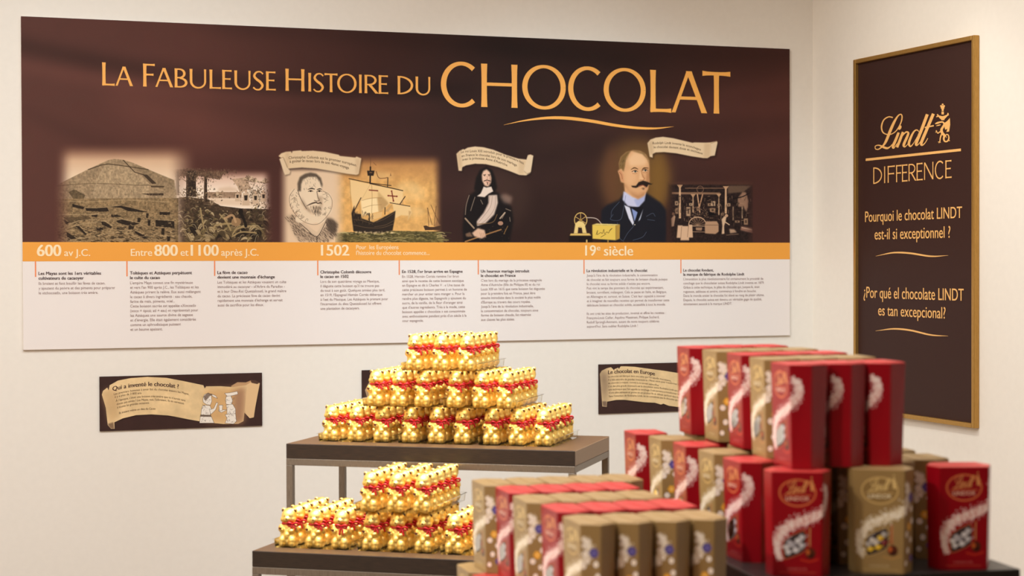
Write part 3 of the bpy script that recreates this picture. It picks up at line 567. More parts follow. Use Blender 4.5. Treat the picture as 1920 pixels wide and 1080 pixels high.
# old conche machine and its box
brass = (222, 186, 104)
C.poly(z([(75, 985), (300, 990), (300, 1046), (75, 1046)]), (24, 17, 16), .9, 1); C.poly(z([(90, 965), (270, 962), (290, 985), (80, 985)]), brass, 1, .4)
a = np.linspace(0, 2 * math.pi, 26); C.line(z(np.column_stack([187 + 60 * np.cos(a), 835 + 70 * np.sin(a)])), 1.7, (214, 178, 104), 1, False)
for q in range(6): C.line(z([(187, 835), (187 + 58 * math.cos(q * math.pi / 3 + .5), 835 + 66 * math.sin(q * math.pi / 3 + .5))]), 1.2, (206, 168, 96))
C.poly(z([(120, 965), (135, 870), (165, 845), (205, 850), (225, 870), (245, 962), (205, 962), (195, 900), (165, 900), (158, 965)]), (232, 202, 130), 1, .4); C.ell(z([(187, 835)])[0], 2.6, 2.6, (160, 124, 66)); C.line(z([(240, 812), (310, 815), (350, 830), (385, 870)]), 1.6, (190, 172, 160))
C.poly(z([(298, 880), (525, 885), (525, 1030), (300, 1015)]), (226, 192, 88), 1, .4); C.poly(z([(525, 885), (565, 876), (562, 1015), (525, 1030)]), (176, 138, 60), 1, .4); C.poly(z([(298, 880), (340, 868), (565, 876), (525, 886)]), (240, 214, 130), 1, .3)
p, wv = spline([(335, 975), (350, 935), (345, 975), (380, 955), (395, 965), (410, 925), (415, 965), (440, 950), (455, 960), (470, 930), (490, 915), (460, 945)], [.7] * 12, 5); C.line(z([tuple(q) for q in p]), wv, (60, 44, 24), .9, False); C.line(z([(380, 1000), (430, 970)]), .7, (60, 44, 24)); C.line(z([(245, 1030), (245, 1046)]), 3, (200, 170, 110)); C.line(z([(450, 1030), (450, 1046)]), 3, (150, 116, 60))
# --- factory hall
z = lambda pts: zz(1235, 320, 7.71, pts); save = C.a.copy()
textured(z([(90, 150), (1340, 140), (1340, 1040), (90, 1040)]), (40, 28, 26), .5)
C.poly(z([(100, 150), (1340, 140), (1340, 205), (150, 200)]), (92, 58, 46), .8, 1); C.poly(z([(170, 310), (870, 315), (870, 345), (170, 340)]), (148, 112, 86), .9, .4); C.poly(z([(360, 245), (920, 245), (920, 262), (360, 262)]), (120, 88, 68), .8); C.poly(z([(980, 215), (1330, 215), (1200, 310), (980, 330)]), (120, 94, 74), .7, 1)
C.poly(z([(1190, 310), (1240, 310), (1280, 440), (1250, 600), (1200, 520), (1130, 520), (1120, 400)]), (170, 130, 104), .8, 1.2)
for x0, x1, y0, y1 in [(272, 302, 215, 690), (935, 965, 235, 620), (468, 486, 350, 600), (842, 858, 345, 640)]: C.poly(z([(x0 + 3, y0), (x1 - 3, y0), (x1, y1), (x0, y1)]), (212, 170, 132), 1, .4); C.poly(z([(x0 - 28, y0 - 12), (x1 + 28, y0 - 12), (x1, y0 + 30), (x0, y0 + 30)]), (190, 148, 112), .9)
for x, y, w_, h_ in [(215, 440, 50, 60), (220, 540, 46, 80), (420, 470, 50, 36), (378, 525, 62, 130), (690, 470, 60, 40), (740, 440, 60, 70), (830, 480, 46, 34), (970, 470, 46, 46), (530, 520, 40, 60), (720, 540, 80, 60), (880, 610, 40, 36), (1050, 520, 14, 200), (1180, 520, 14, 170), (1080, 720, 70, 30), (1210, 690, 60, 90)]:
    C.poly(z([(x, y), (x + w_, y), (x + w_, y + h_), (x, y + h_)]), R.choice([(196, 160, 126), (170, 134, 104), (210, 176, 140)]), .85, .6); C.poly(z([(x + w_ * .3, y + h_ * .25), (x + w_ * .7, y + h_ * .25), (x + w_ * .7, y + h_ * .75), (x + w_ * .3, y + h_ * .75)]), (60, 44, 36), .8)
C.line(z([(540, 345), (575, 600)]), 2.4, (196, 152, 118)); C.line(z([(615, 345), (570, 520)]), 2.4, (180, 136, 104)); a = np.linspace(0, 6.3, 16); C.line(z(np.column_stack([580 + 48 * np.cos(a), 270 + 48 * np.sin(a)])), .9, (140, 104, 80)); C.line(z([(1040, 405), (1180, 380), (1300, 320)]), 1.8, (24, 18, 18)); C.line(z([(1110, 420), (1115, 700)]), 1.4, (30, 22, 20))
for i in range(150):
    x, y = R.gauss(620, 110), R.gauss(640, 60); C.line(z([(x, y), (x + R.uniform(-26, 26), y + R.uniform(-20, 20))]), R.uniform(.4, 1), R.choice([(150, 114, 88), (110, 82, 64), (30, 22, 20), (196, 156, 122)]), .7, False)
for i in range(260):
    x, y = R.uniform(150, 1320), R.uniform(360, 760); C.line(z([(x, y), (x + R.uniform(-5, 5), y + R.uniform(10, 60))] if i % 3 else [(x, y), (x + R.uniform(10, 50), y)]), R.uniform(.4, 1.3), R.choice([(120, 90, 70), (84, 62, 50), (24, 17, 17), (176, 138, 108), (22, 16, 16)]), .6, False)
a = np.linspace(math.pi, 2 * math.pi, 16); C.line(z(np.column_stack([540 + 125 * np.cos(a), 780 + 110 * np.sin(a)])), 1.6, (206, 166, 132))
for q in range(9): C.line(z([(540, 790), (540 + 120 * math.cos(math.pi + q * .38), 780 + 104 * math.sin(math.pi + q * .38))]), .8, (150, 116, 90))
C.line(z([(430, 800), (650, 800)]), 1.0, (200, 164, 132)); C.line(z([(430, 880), (650, 885)]), 1.0, (170, 134, 106)); C.poly(z([(515, 820), (610, 820), (600, 865), (520, 860)]), (150, 116, 92)); C.poly(z([(670, 730), (820, 730), (845, 770), (845, 880), (800, 915), (650, 905), (645, 780)]), (176, 138, 108), 1, .5); C.line(z([(650, 785), (843, 785)]), .8, (90, 66, 52)); C.poly(z([(700, 580), (820, 640), (700, 650)]), (20, 15, 16))
for x, y, w_, h_ in [(245, 790, 90, 180), (300, 800, 120, 205), (400, 780, 75, 185)]: C.poly(z([(x + 10, y), (x + w_ - 10, y), (x + w_, y + h_), (x - 8, y + h_)]), (208, 170, 138), 1, .7); C.line(z([(x + 12, y + 8), (x - 4, y + h_ - 8)]), 1.1, (130, 98, 76), .8)
C.poly(z([(890, 700), (930, 655), (960, 665), (945, 740), (925, 800), (930, 910), (890, 915), (900, 800)]), (206, 172, 140), 1, .5); C.ell(z([(960, 650)])[0], 3, 3, (190, 150, 120)); C.line(z([(940, 740), (1000, 780)]), 2, (206, 172, 140)); C.poly(z([(160, 690), (205, 640), (222, 660), (200, 800), (165, 810)]), (190, 152, 122), 1, .6); C.ell(z([(190, 625)])[0], 2.6, 3, (120, 88, 70))
C.poly(z([(1000, 840), (1070, 845), (1110, 890), (1010, 905)]), (190, 154, 124), .9, .8); C.poly(z([(1170, 800), (1330, 830), (1340, 900), (1160, 860)]), (150, 108, 90), .9, 1); C.line(z([(1180, 820), (1330, 855)]), 1, (210, 176, 146)); C.line(z([(960, 930), (1130, 915)]), 1, (150, 120, 96), .8)
mk = (smooth01((_iq[0] - 1256) / 26 + .5) * smooth01((1406 - _iq[0]) / 26 + .5) * smooth01((_iq[1] - 342) / 18 + .5))[..., None]; C.a[:] = save * (1 - mk) + C.a * mk
# --- caption scrolls
def scroll(z, body, rolls, shade):
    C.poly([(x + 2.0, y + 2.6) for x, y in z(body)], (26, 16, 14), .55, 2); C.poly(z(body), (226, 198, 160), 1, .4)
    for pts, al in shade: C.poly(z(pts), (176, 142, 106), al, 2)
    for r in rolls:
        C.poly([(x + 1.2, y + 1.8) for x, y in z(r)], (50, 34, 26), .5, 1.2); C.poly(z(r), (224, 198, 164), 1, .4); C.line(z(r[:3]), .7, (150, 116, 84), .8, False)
z = lambda pts: zz(515, 270, 5.683, pts)
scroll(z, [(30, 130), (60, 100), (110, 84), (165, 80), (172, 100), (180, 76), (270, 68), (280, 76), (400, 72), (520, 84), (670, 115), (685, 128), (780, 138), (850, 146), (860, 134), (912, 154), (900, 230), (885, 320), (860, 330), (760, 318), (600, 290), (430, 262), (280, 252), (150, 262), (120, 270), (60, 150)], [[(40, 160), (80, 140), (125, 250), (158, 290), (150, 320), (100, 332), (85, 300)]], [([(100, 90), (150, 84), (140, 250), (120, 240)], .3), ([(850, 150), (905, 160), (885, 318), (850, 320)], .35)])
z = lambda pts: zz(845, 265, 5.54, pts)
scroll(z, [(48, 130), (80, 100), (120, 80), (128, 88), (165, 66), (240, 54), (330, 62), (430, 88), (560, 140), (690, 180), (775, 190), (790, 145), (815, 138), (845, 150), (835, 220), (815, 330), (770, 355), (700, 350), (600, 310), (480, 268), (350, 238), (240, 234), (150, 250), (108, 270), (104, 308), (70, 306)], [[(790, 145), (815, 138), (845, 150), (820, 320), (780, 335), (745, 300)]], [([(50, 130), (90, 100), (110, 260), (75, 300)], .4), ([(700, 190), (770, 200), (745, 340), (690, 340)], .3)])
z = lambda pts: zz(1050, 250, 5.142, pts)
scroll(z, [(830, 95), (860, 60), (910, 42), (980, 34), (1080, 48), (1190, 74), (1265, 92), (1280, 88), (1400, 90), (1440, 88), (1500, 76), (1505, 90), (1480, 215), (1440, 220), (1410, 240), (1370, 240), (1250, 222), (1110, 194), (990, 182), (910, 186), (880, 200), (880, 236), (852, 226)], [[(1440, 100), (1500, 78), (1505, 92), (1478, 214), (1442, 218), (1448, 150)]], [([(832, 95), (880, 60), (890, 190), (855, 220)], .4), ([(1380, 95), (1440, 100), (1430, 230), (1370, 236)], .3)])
M['picture'] = image_mat('history_picture_print', C.image('history_picture'), 0.62, 0.14)
bm = bmesh.new(); uvl = bm.loops.layers.uv.new('UVMap')
f = bm.faces.new([bm.verts.new(on_panel(x, y, 0.0006)) for x, y in [(0, BAND1), (PW, BAND1), (PW, PH), (0, PH)]])
for l, q in zip(f.loops, [(0, 0), (1, 0), (1, 1), (0, 1)]): l[uvl].uv = q
picture = obj('printed_picture', mesh_from(bm, 'printed_picture', M['picture']), panel)
del C, save, base, g, NZ, NF, sky, _iq, _q
F = Flat(); F.poly([(0, BAND0), (PW, BAND0), (PW, BAND1), (0, BAND1)]); F.build('date_band', M['orange'], panel, on_panel, 0.0006)

# title
F = Flat(); y0 = 0.5 * (pp(202, 160.9)[1] + pp(790, 178.6)[1]); BIG, SMALL = 0.0835, 0.0705
def X(px, py=150): return pp(px, py)[0]
for ch, a, b, big in [('L', 32, 100, 1), ('A', 106, 200, 0), ('F', 258, 324, 1), ('A', 326, 422, 0), ('B', 432, 502, 0), ('U', 515, 607, 0), ('L', 625, 687, 0), ('E', 695, 748, 0), ('U', 762, 852, 0), ('S', 863, 925, 0), ('E', 937, 990, 0), ('H', 1045, 1148, 1), ('I', 1168, 1188, 0), ('S', 1197, 1258, 0), ('T', 1260, 1332, 0), ('O', 1330, 1437, 0), ('I', 1449, 1467, 0), ('R', 1482, 1554, 0), ('E', 1560, 1612, 0), ('D', 1665, 1750, 0), ('U', 1764, 1846, 0)]:
    if (ch, a) in (('F', 258), ('H', 1045), ('D', 1665)): F.build('title_lettering', M['gold_ink'], panel, on_panel, 0.0012); F = Flat()
    put_glyph(F, ch, X(180 + a / 2.954), X(180 + b / 2.954), y0, y0 + (BIG if big else SMALL), 0.135, 0.075)
F.build('title_lettering', M['gold_ink'], panel, on_panel, 0.0012); F = Flat()
y0 = 0.5 * (pp(930, 201.3)[1] + pp(1340, 213.8)[1]); CH = 0.5 * (pp(930, 120)[1] + pp(1210, 132)[1]) - y0
for ch, a, b in [('C', 48, 268), ('H', 300, 520), ('O', 552, 822), ('C', 837, 1045), ('O', 1057, 1318), ('L', 1348, 1476), ('A', 1481, 1697), ('T', 1670, 1843)]:
    put_glyph(F, ch, X(810 + a / 3.31, 170), X(810 + b / 3.31, 170), y0, y0 + CH, 0.13, 0.075)
F.build('title_lettering', M['gold_ink'], panel, on_panel, 0.0012)
F = Flat(); p, wv = spline([pp(810 + x / 3.31, 100 + y / 3.31) for x, y in [(438, 446), (560, 420), (700, 403), (830, 404), (980, 422), (1120, 447), (1260, 464), (1380, 467), (1492, 456)]], [0.0006, .005, .010, .0125, .0125, .0115, .010, .007, .0006], 8); F.ribbon(p, wv)
F.build('title_flourish', M['gold_ink'], panel, on_panel, 0.0012)
# dates on the orange band
F = Flat()
def px_text(F, s, x0, x1, yb, cap_px, **k):
    a = pp(x0, yb); b = pp(x1, yb); cap = pp(x0, yb - cap_px)[1] - a[1]
    put_text(F, s, a[0], 0.5 * (a[1] + b[1]) if k.pop('flat', False) else a[1], cap, b[0], **k)
YB = 0.3385
def band_text(s, x0, x1, cap, yb=YB, **k): put_text(F, s, X(x0, 472), yb, cap, X(x1, 472), **k)
band_text('600', 69.5, 113.5, .0405, contrast=.042); band_text('av J.C.', 120, 168, .0245, contrast=.02)
def flush(): global F; F.build('date_lettering', M['cream_ink'], panel, on_panel, 0.0012); F = Flat()
flush(); band_text('Entre', 244.5, 284, .0255, contrast=.02); band_text('800', 289, 331.5, .0405, contrast=.042); band_text('et', 337.5, 352, .0255, contrast=.02); band_text('1100', 357, 408, .0405, contrast=.042); band_text('après J.C.', 413.5, 483, .0255, contrast=.02)
flush(); band_text('1502', 600.5, 652.5, .0405, contrast=.036); flush(); band_text('Pour  les Européens', 666, 745, .0165, .3625, contrast=.012); band_text("l'histoire du chocolat commence...", 666, 803, .0165, .3405, contrast=.012)
flush(); band_text('19', 1095, 1114.5, .0410, .3365, contrast=.025); band_text('e', 1116.5, 1123, .0215, .3575, contrast=.02); band_text('siècle', 1130, 1184, .0390, .3365, contrast=.025)
F.build('date_lettering', M['cream_ink'], panel, on_panel, 0.0012)
# text columns
cols = [
 (65, 72, 519 - 9, 188.5, 215, ['Les Mayas sont les 1ers véritables', 'cultivateurs du cacaoyer'], ['Ils broient et font bouillir les fèves de cacao,', 'y ajoutent du poivre et des piments pour préparer', 'le «tchocoatl», une boisson très amère.']),
 (236, 243, 510, 358.5, 375, ['Toltèques et Aztèques perpétuent', 'le culte du cacao'], ["L'empire Maya connut une fin mystérieuse", "et vers l'an 900 après J.C., les Toltèques et les", 'Aztèques prirent la relève. Eux aussi mélangent', 'le cacao à divers ingrédients : eau chaude,', 'farine de maïs, piments, miel...', 'Cette boisson sacrée est appelée «Xocoatl»', '(xoco = épicé; atl = eau) et représentait pour', 'les Aztèques une source divine de sagesse', "et d'énergie. Elle était également considérée", 'comme un aphrodisiaque puissant', 'et un baume apaisant.']),
 (400, 406.5, 509.5, 513.5, 535, ['La fève de cacao', "devient une monnaie d'échange"], ['Les Toltèques et les Aztèques vouaient un culte', "immodéré au cacaoyer - «l'Arbre du Paradis» -", 'et à leur Dieu-Roi Quetzalcoatl, le grand maître', 'du cacao. La précieuse fève de cacao devint', "rapidement une monnaie d'échange et servait", 'aussi de sacrifice pour les dieux.']),
 (593, 599, 508, 694, 725.5, ['Christophe Colomb découvre', 'le cacao en 1502'], ['Lors de son quatrième voyage au Mexique,', "il déguste cette boisson qu'il ne trouve pas", 'du tout à son goût. Quelques années plus tard,', "en 1519, l'Espagnol Hernán Cortés débarque", "à l'est du Mexique. Les Aztèques le prenant pour", "l'incarnation du dieu Quetzalcoatl lui offrent", 'une plantation de cacaoyers.']),
 (745.5, 752, 507, 865, 873, ["En 1528, l'or brun arrive en Espagne"], ["En 1528, Hernán Cortés ramène l'or brun", 'ainsi que la recette de cette boisson exotique', 'en Espagne et dit à Charles V : « Une tasse de', 'cette précieuse boisson permet à un homme de', 'marcher un jour entier sans manger ». Pour la', 'rendre plus digeste, les Espagnols y ajoutent du', "sucre, de la vanille, de la fleur d'oranger ainsi", "que d'autres ingrédients. Très à la mode, cette", 'boisson appelée « chocolate » est consommée', "avec enthousiasme pendant près d'un siècle à la", 'cour espagnole.']),
 (893.5, 899.5, 506.5, 990, 1019, ['Un heureux mariage introduit', 'le chocolat en France'], ["C'est lors du mariage de la princesse espagnole", "Anne d'Autriche (fille de Philippe III) et du roi", 'Louis XIII en 1615 que cette boisson fut dégustée', 'pour la première fois en France, peut être', 'ensuite introduite dans la société la plus noble', "d'Europe au travers des cours royales.", "Jusqu'à l'ère de la révolution industrielle,", 'la consommation de chocolat, toujours sous', 'forme de boisson chaude, fut réservée', 'aux classes les plus aisées.']),
 (1091.5, 1097.5, 505.5, 1211, 1252, ['La révolution industrielle et le chocolat'], ["Jusqu'à l'ère de la révolution industrielle, la consommation", 'de chocolat se fait toujours sous forme de boisson chaude puisque', "le chocolat sous sa forme solide n'existe pas encore.", 'Puis vint le temps des pionniers du chocolat qui expérimentent,', 'broient, torréfient, mélangent. Cela se passe en Italie, en Belgique,', "en Allemagne et, surtout, en Suisse. C'est leur capacité à innover", 'et à imaginer de nouvelles recettes qui permet de transformer cette', 'délicieuse boisson en chocolat solide, accessible à tout le monde.', '', 'Ils ont créé les sites de production, inventé et affiné les recettes :', 'François-Louis Cailler, Aquilino Maestrani, Philippe Suchard,', 'Rudolf Sprüngli-Ammann, autant de noms toujours célèbres', "aujourd'hui. Sans oublier Rodolphe Lindt !"]),
 (1273, 1278.5, 505, 1392.5, 1430, ['Le chocolat fondant,', 'la marque de fabrique de Rodolphe Lindt'], ["L'innovation la plus révolutionnaire fut certainement le procédé de", 'conchage que le chocolatier suisse Rodolphe Lindt inventa en 1879.', 'Grâce à cette technique, la pâte de chocolat qui, jusque-là, était', 'rugueuse, sableuse et amère, commença à fondre en bouche.', 'Dans le monde entier le chocolat fut élevé au rang de plaisir ultime.', 'Depuis, le chocolat suisse est devenu un véritable gage de qualité,', 'étroitement associé à la marque LINDT.'])]
for xr, xt, yh, xh1, xb1, heads, lines in cols:
    F = Flat(); a = X(xr, 500); F.poly([(a, BAND0 - .056), (a + .0045, BAND0 - .056), (a + .0045, BAND0), (a, BAND0)]); F.build('column_rule', M['orange_line'], panel, on_panel, 0.0009)
    x = X(xt, 520); top = 0.2705
    F = Flat(); k = max(text_width(h) for h in heads); kh = (X(xh1, 510) - x) / k
    for i, h in enumerate(heads): put_text(F, h, x, top - .0172 * i, .0112, x + kh * text_width(h), contrast=.030)
    hd = F.build('column_heading', M['dark_ink'], panel, on_panel, 0.0012)
    F = Flat(); k = max(text_width(h) for h in lines); kb = (X(xb1, 540) - x) / k; yb = top - .0172 * len(heads) - .0012
    for i, h in enumerate(lines + ['']):
        if not h.strip(): F.build('column_text', M['grey_ink'], panel, on_panel, 0.0012); F = Flat(); continue
        put_text(F, h, x, yb - .0171 * i, .0098, x + kb * text_width(h))
# scroll captions, following the curl of the paper
def caption(z, rows, capm, name='scroll_caption'):
    F = Flat()
    for s, pts in rows:
        P = np.array([pp(*q) for q in z(pts)]); o = np.argsort(P[:, 0]); xs, ys = P[o, 0], P[o, 1]
        cf = np.polyfit(xs, ys, 2); put_text(F, s, xs[0], 0, capm, xs[-1], curve=lambda q, cf=cf: float(np.polyval(cf, q)))
    F.build(name, M['sepia_ink'], picture, on_panel, 0.0012)
caption(lambda p: zz(515, 270, 5.683, p), [('Christophe Colomb est le premier européen', [(138, 165), (320, 155), (500, 168), (700, 200), (856, 243)]), ('à goûter le cacao lors de son 4ème voyage', [(150, 205), (320, 192), (480, 205), (640, 235), (780, 270)])], .0105)
caption(lambda p: zz(845, 265, 5.54, p), [('Le roi Louis XIII introduit pour la première fois', [(95, 130), (250, 105), (420, 128), (580, 185), (745, 238)]), ('en France le chocolat lors de son mariage', [(102, 172), (250, 145), (400, 168), (540, 215), (675, 260)]), ("avec la princesse Anne d'Autriche", [(108, 208), (220, 185), (350, 200), (470, 225), (575, 262)])], .0100)
caption(lambda p: zz(1050, 250, 5.142, p), [('Rodolph Lindt invente le «conchage»', [(880, 112), (1000, 100), (1110, 112), (1230, 140), (1345, 168)]), ('le chocolat devient doux et onctueux', [(890, 150), (1000, 138), (1110, 150), (1240, 178), (1362, 205)])], .0100)

# ------------------------------------------------------------------ three small scroll plaques under the panel
PLQ_K = 2600.0
def small_plaque(x0, label, bodyz, zf, rolls, shade, texts, figures=None):
    """x0 = left edge on the wall in panel coordinates; the plaque is 0.60 x 0.20 m."""
    yb = -0.303; wd, hg, th = 0.602, 0.2, 0.006
    bm = bmesh.new(); add_box(bm, (0, -th, 0), (wd, -0.0005, hg), 0, 0.0008)
    o = obj('scroll_plaque', mesh_from(bm, 'scroll_plaque', M['brown_board']), None, (x0, 0, FLOOR_TO_POSTER + yb)); tag(o, label, 'wall sign', 'small scroll plaques below the timeline panel')
    def to(p): q = apply_h(PX2P, p); return np.column_stack([(q[:, 0] - x0) * PLQ_K, (hg - (q[:, 1] - yb)) * PLQ_K])
    C = Canvas(int(wd * PLQ_K), int(hg * PLQ_K), (62, 42, 38), to); C.k = PLQ_K * .00205
    C.a *= (0.94 + .12 * fbm(C.h, C.w, 8, 3, 3))[..., None]
    C.poly([(x + 1, y + 1.2) for x, y in zf(bodyz)], (30, 20, 18), .6, 1.2)
    P = C.pts(zf(bodyz)); b = C._box(P, 2); mk = C.inside(P, b); X0, X1, Y0, Y1 = b
    n = fbm(Y1 - Y0, X1 - X0, 5, 4, 3)[..., None]; c = np.array([228, 198, 150]) * (.9 + .2 * n); mk = mk[..., None]
    C.a[Y0:Y1, X0:X1] = C.a[Y0:Y1, X0:X1] * (1 - mk) + c * mk
    for pts, col, al, sf in shade: C.poly(zf(pts), col, al, sf)
    for r, col in rolls: C.poly(zf(r), col, 1, .3)
    if figures: figures(C, zf)
    pm = image_mat('scroll_plaque_print', C.image('scroll_plaque'), 0.6, 0.15)
    bm = bmesh.new(); uvl = bm.loops.layers.uv.new('UVMap'); f = bm.faces.new([bm.verts.new((x, -th - .0005, y)) for x, y in [(0, 0), (wd, 0), (wd, hg), (0, hg)]])
    for l, q in zip(f.loops, [(0, 0), (1, 0), (1, 1), (0, 1)]): l[uvl].uv = q
    obj('printed_scroll', mesh_from(bm, 'printed_scroll', pm), o)
    for name, rows, cap, wt, m in texts:
        F = Flat()
        for s, pts, fit in rows:
            Q = np.array([pp(*q) for q in zf(pts)]); xs, ys = Q[:, 0] - x0, Q[:, 1] - yb; cf = np.polyfit(xs, ys, 2)
            put_text(F, s, xs[0], 0, cap, xs[-1] if fit else None, kx=.9, contrast=.035 if wt > .01 else 0, curve=lambda q, cf=cf: float(np.polyval(cf, q)))
        F.build(name, m, o, lambda x, y, l: (x, -th - l, y), 0.001)
    return o
def aztec_figures(C, zf):
    ink, white = (70, 54, 46), (236, 226, 214)
    for pts in ([(1185, 330), (1200, 280), (1240, 262), (1275, 290), (1280, 350), (1265, 390), (1225, 385), (1190, 360)], [(1200, 390), (1260, 395), (1275, 430), (1260, 500), (1165, 500), (1170, 440), (1180, 400)], [(1160, 500), (1270, 500), (1305, 580), (1150, 580)], [(1255, 440), (1300, 425), (1330, 360), (1345, 370), (1320, 440), (1270, 490)], [(1430, 300), (1480, 285), (1500, 340), (1485, 390), (1430, 380), (1425, 340)], [(1430, 390), (1500, 380), (1530, 430), (1530, 490), (1440, 490), (1440, 430)], [(1420, 490), (1530, 480), (1540, 560), (1510, 590), (1420, 580), (1440, 530)], [(1440, 440), (1380, 470), (1350, 450), (1360, 430), (1400, 440)], [(1355, 390), (1395, 390), (1390, 450), (1360, 450)], [(1415, 265), (1470, 260), (1550, 245), (1555, 275), (1500, 290), (1440, 295)], [(1270, 270), (1320, 290), (1340, 320), (1290, 300)]):
        C.poly(zf(pts), white, 1, .25); C.line(zf(pts + pts[:1]), .55, ink, .9, False)
    rr = random.Random(3)
    for i in range(90):
        cx, cy = rr.choice([(1220, 330), (1215, 540), (1225, 440), (1470, 330), (1480, 530), (1490, 430)]); x, y = cx + rr.uniform(-45, 45), cy + rr.uniform(-45, 45)
        C.line(zf([(x, y), (x + rr.uniform(-22, 22), y + rr.uniform(-22, 22))]), .5, ink, .55, False)
    C.poly(zf([(1195, 300), (1240, 258), (1290, 280), (1250, 300), (1220, 340), (1200, 335)]), (110, 90, 76), .8); C.poly(zf([(1160, 490), (1272, 495), (1275, 515), (1155, 512)]), (90, 72, 60), .8)
    for ex, ey in [(1258, 335), (1440, 335)]: C.ell(zf([(ex, ey)])[0], .8, .8, ink)
zq = lambda p: zz(170, 690, 5.647, p)
small_plaque(0.2697, 'small brown plaque reading Qui a inventé le chocolat with two drawn figures', 
    [(118, 280), (130, 240), (175, 205), (190, 235), (200, 180), (290, 130), (420, 105), (600, 92), (800, 102), (1000, 140), (1190, 180), (1205, 215), (1220, 192), (1370, 190), (1480, 198), (1640, 165), (1785, 158), (1720, 520), (1680, 528), (1625, 470), (1615, 560), (1560, 588), (1400, 590), (1200, 570), (1030, 540), (880, 510), (820, 500), (640, 488), (480, 496), (340, 530), (250, 572), (254, 640), (215, 640), (180, 600), (160, 420)], zq,
    [([(1655, 165), (1690, 130), (1740, 135), (1788, 160), (1740, 400), (1725, 518), (1690, 528), (1640, 480), (1630, 440), (1640, 300)], (222, 186, 140)), ([(1685, 130), (1740, 128), (1785, 152), (1760, 168), (1700, 155)], (84, 60, 50)), ([(1480, 190), (1550, 148), (1640, 150), (1690, 130), (1690, 150), (1640, 180), (1500, 200)], (190, 150, 110))],
    [([(118, 280), (180, 210), (280, 240), (300, 500), (200, 590), (165, 430)], (196, 158, 112), .55, 5), ([(1200, 230), (1620, 200), (1610, 580), (1220, 570)], (206, 156, 100), .65, 6), ([(1510, 240), (1640, 190), (1620, 560), (1500, 590)], (146, 106, 86), .7, 6), ([(180, 590), (240, 570), (250, 640), (210, 636)], (110, 84, 66), .8, 1)],
    [('plaque_heading', [('Qui a inventé le chocolat ?', [(232, 240), (400, 205), (600, 190), (780, 195), (930, 215)], True)], .0155, .012, M['dark_ink']),
     ('plaque_text', [("Les premiers hommes à avoir fait du chocolat étaient les Mayas,", [(245, 285), (500, 240), (760, 238), (1040, 285)], True), ('il y a plus de 3 800 ans.', [(255, 315), (400, 285), (540, 272)], True), ("À l'époque, c'était une boisson très amère que tu n'aurais sans", [(265, 355), (500, 315), (760, 310), (1000, 352)], True), ("doute pas aimée ! Les Mayas, eux, l'adoraient. Ils en servaient", [(275, 390), (500, 350), (760, 345), (985, 385)], True), ('à toutes les grandes occasions.', [(280, 425), (450, 390), (620, 375)], True), ('Ils avaient même un dieu du Cacao', [(300, 485), (480, 448), (685, 438)], True)], .0078, .004, M['sepia_ink'])], aztec_figures)
zm = lambda p: [apply_h(np.linalg.inv(PX2P), [(1.261 + x * .602, -.303 + y * .2)])[0] for x, y in p]
small_plaque(1.261, 'small brown scroll plaque mostly hidden behind the gold bears on the upper table',
    [(.02, .62), (.05, .78), (.14, .9), (.3, .96), (.5, .9), (.7, .8), (.9, .86), (.97, .82), (.96, .2), (.9, .1), (.7, .08), (.5, .16), (.3, .24), (.14, .2), (.1, .1), (.06, .1), (.04, .4)], zm, [([(.9, .88), (.96, .9), (.985, .84), (.965, .16), (.93, .14), (.905, .4)], (222, 186, 140))],
    [([(.02, .62), (.08, .86), (.12, .84), (.12, .16), (.06, .12)], (120, 90, 72), .75, 5)], [])
ze = lambda p: zz(1110, 670, 9.0, p)
small_plaque(2.2478, 'small brown plaque headed Le chocolat en Europe beside the stacked boxes',
    [(118, 280), (150, 225), (230, 185), (305, 165), (340, 195), (362, 228), (360, 200), (430, 172), (440, 195), (470, 150), (560, 150), (700, 158), (900, 185), (1200, 225), (1480, 270), (1800, 330), (2100, 330), (2350, 290), (2420, 700), (2200, 840), (1900, 880), (1480, 842), (1280, 815), (1190, 780), (1150, 795), (1050, 765), (870, 755), (700, 735), (540, 715), (400, 716), (240, 745), (235, 835), (160, 825), (150, 700), (130, 420)], ze, [([(2340, 270), (2440, 270), (2480, 330), (2450, 760), (2390, 770), (2330, 600)], (222, 186, 140))],
    [([(118, 280), (200, 200), (250, 230), (240, 740), (170, 740), (135, 440)], (92, 72, 64), .75, 9), ([(160, 740), (230, 740), (235, 830), (170, 820)], (120, 96, 80), .9, 1)],
    [('plaque_heading', [('Le chocolat en Europe', [(258, 285), (480, 262), (760, 270), (1045, 305)], True)], .0155, .012, M['dark_ink']),
     ('plaque_text', [("Le chocolat est fabriqué dans une usine que l'on appelle chocolaterie.", [(258, 340), (560, 325), (900, 345), (1320, 410)], True), ('Il a fallu attendre de grandes inventions au 19ème siècle pour transformer le chocolat', [(262, 395), (600, 380), (1000, 410), (1600, 500)], True), ("en chocolat à croquer, comme tu le connais aujourd'hui.", [(262, 450), (540, 432), (820, 448), (1115, 486)], True), ("L'un des plus grands inventeurs est le chocolatier suisse Rodolphe Lindt qui a mis au point", [(262, 505), (600, 485), (1000, 520), (1640, 620)], True), ("une technique que l'on appelle le conchage. Il est parvenu à transformer le chocolat", [(266, 560), (600, 540), (1000, 575), (1600, 665)], True), ("d'une pâte sableuse et grasse en un produit fin et délicat qui fond dans la bouche.", [(270, 612), (600, 595), (1000, 628), (1580, 715)], True), ("Sans l'invention de Rodolphe Lindt, tu ne connaîtrais pas le chocolat qui fond ainsi.", [(270, 672), (600, 650), (1000, 680), (1600, 770)], True)], .0072, .004, M['sepia_ink'])])

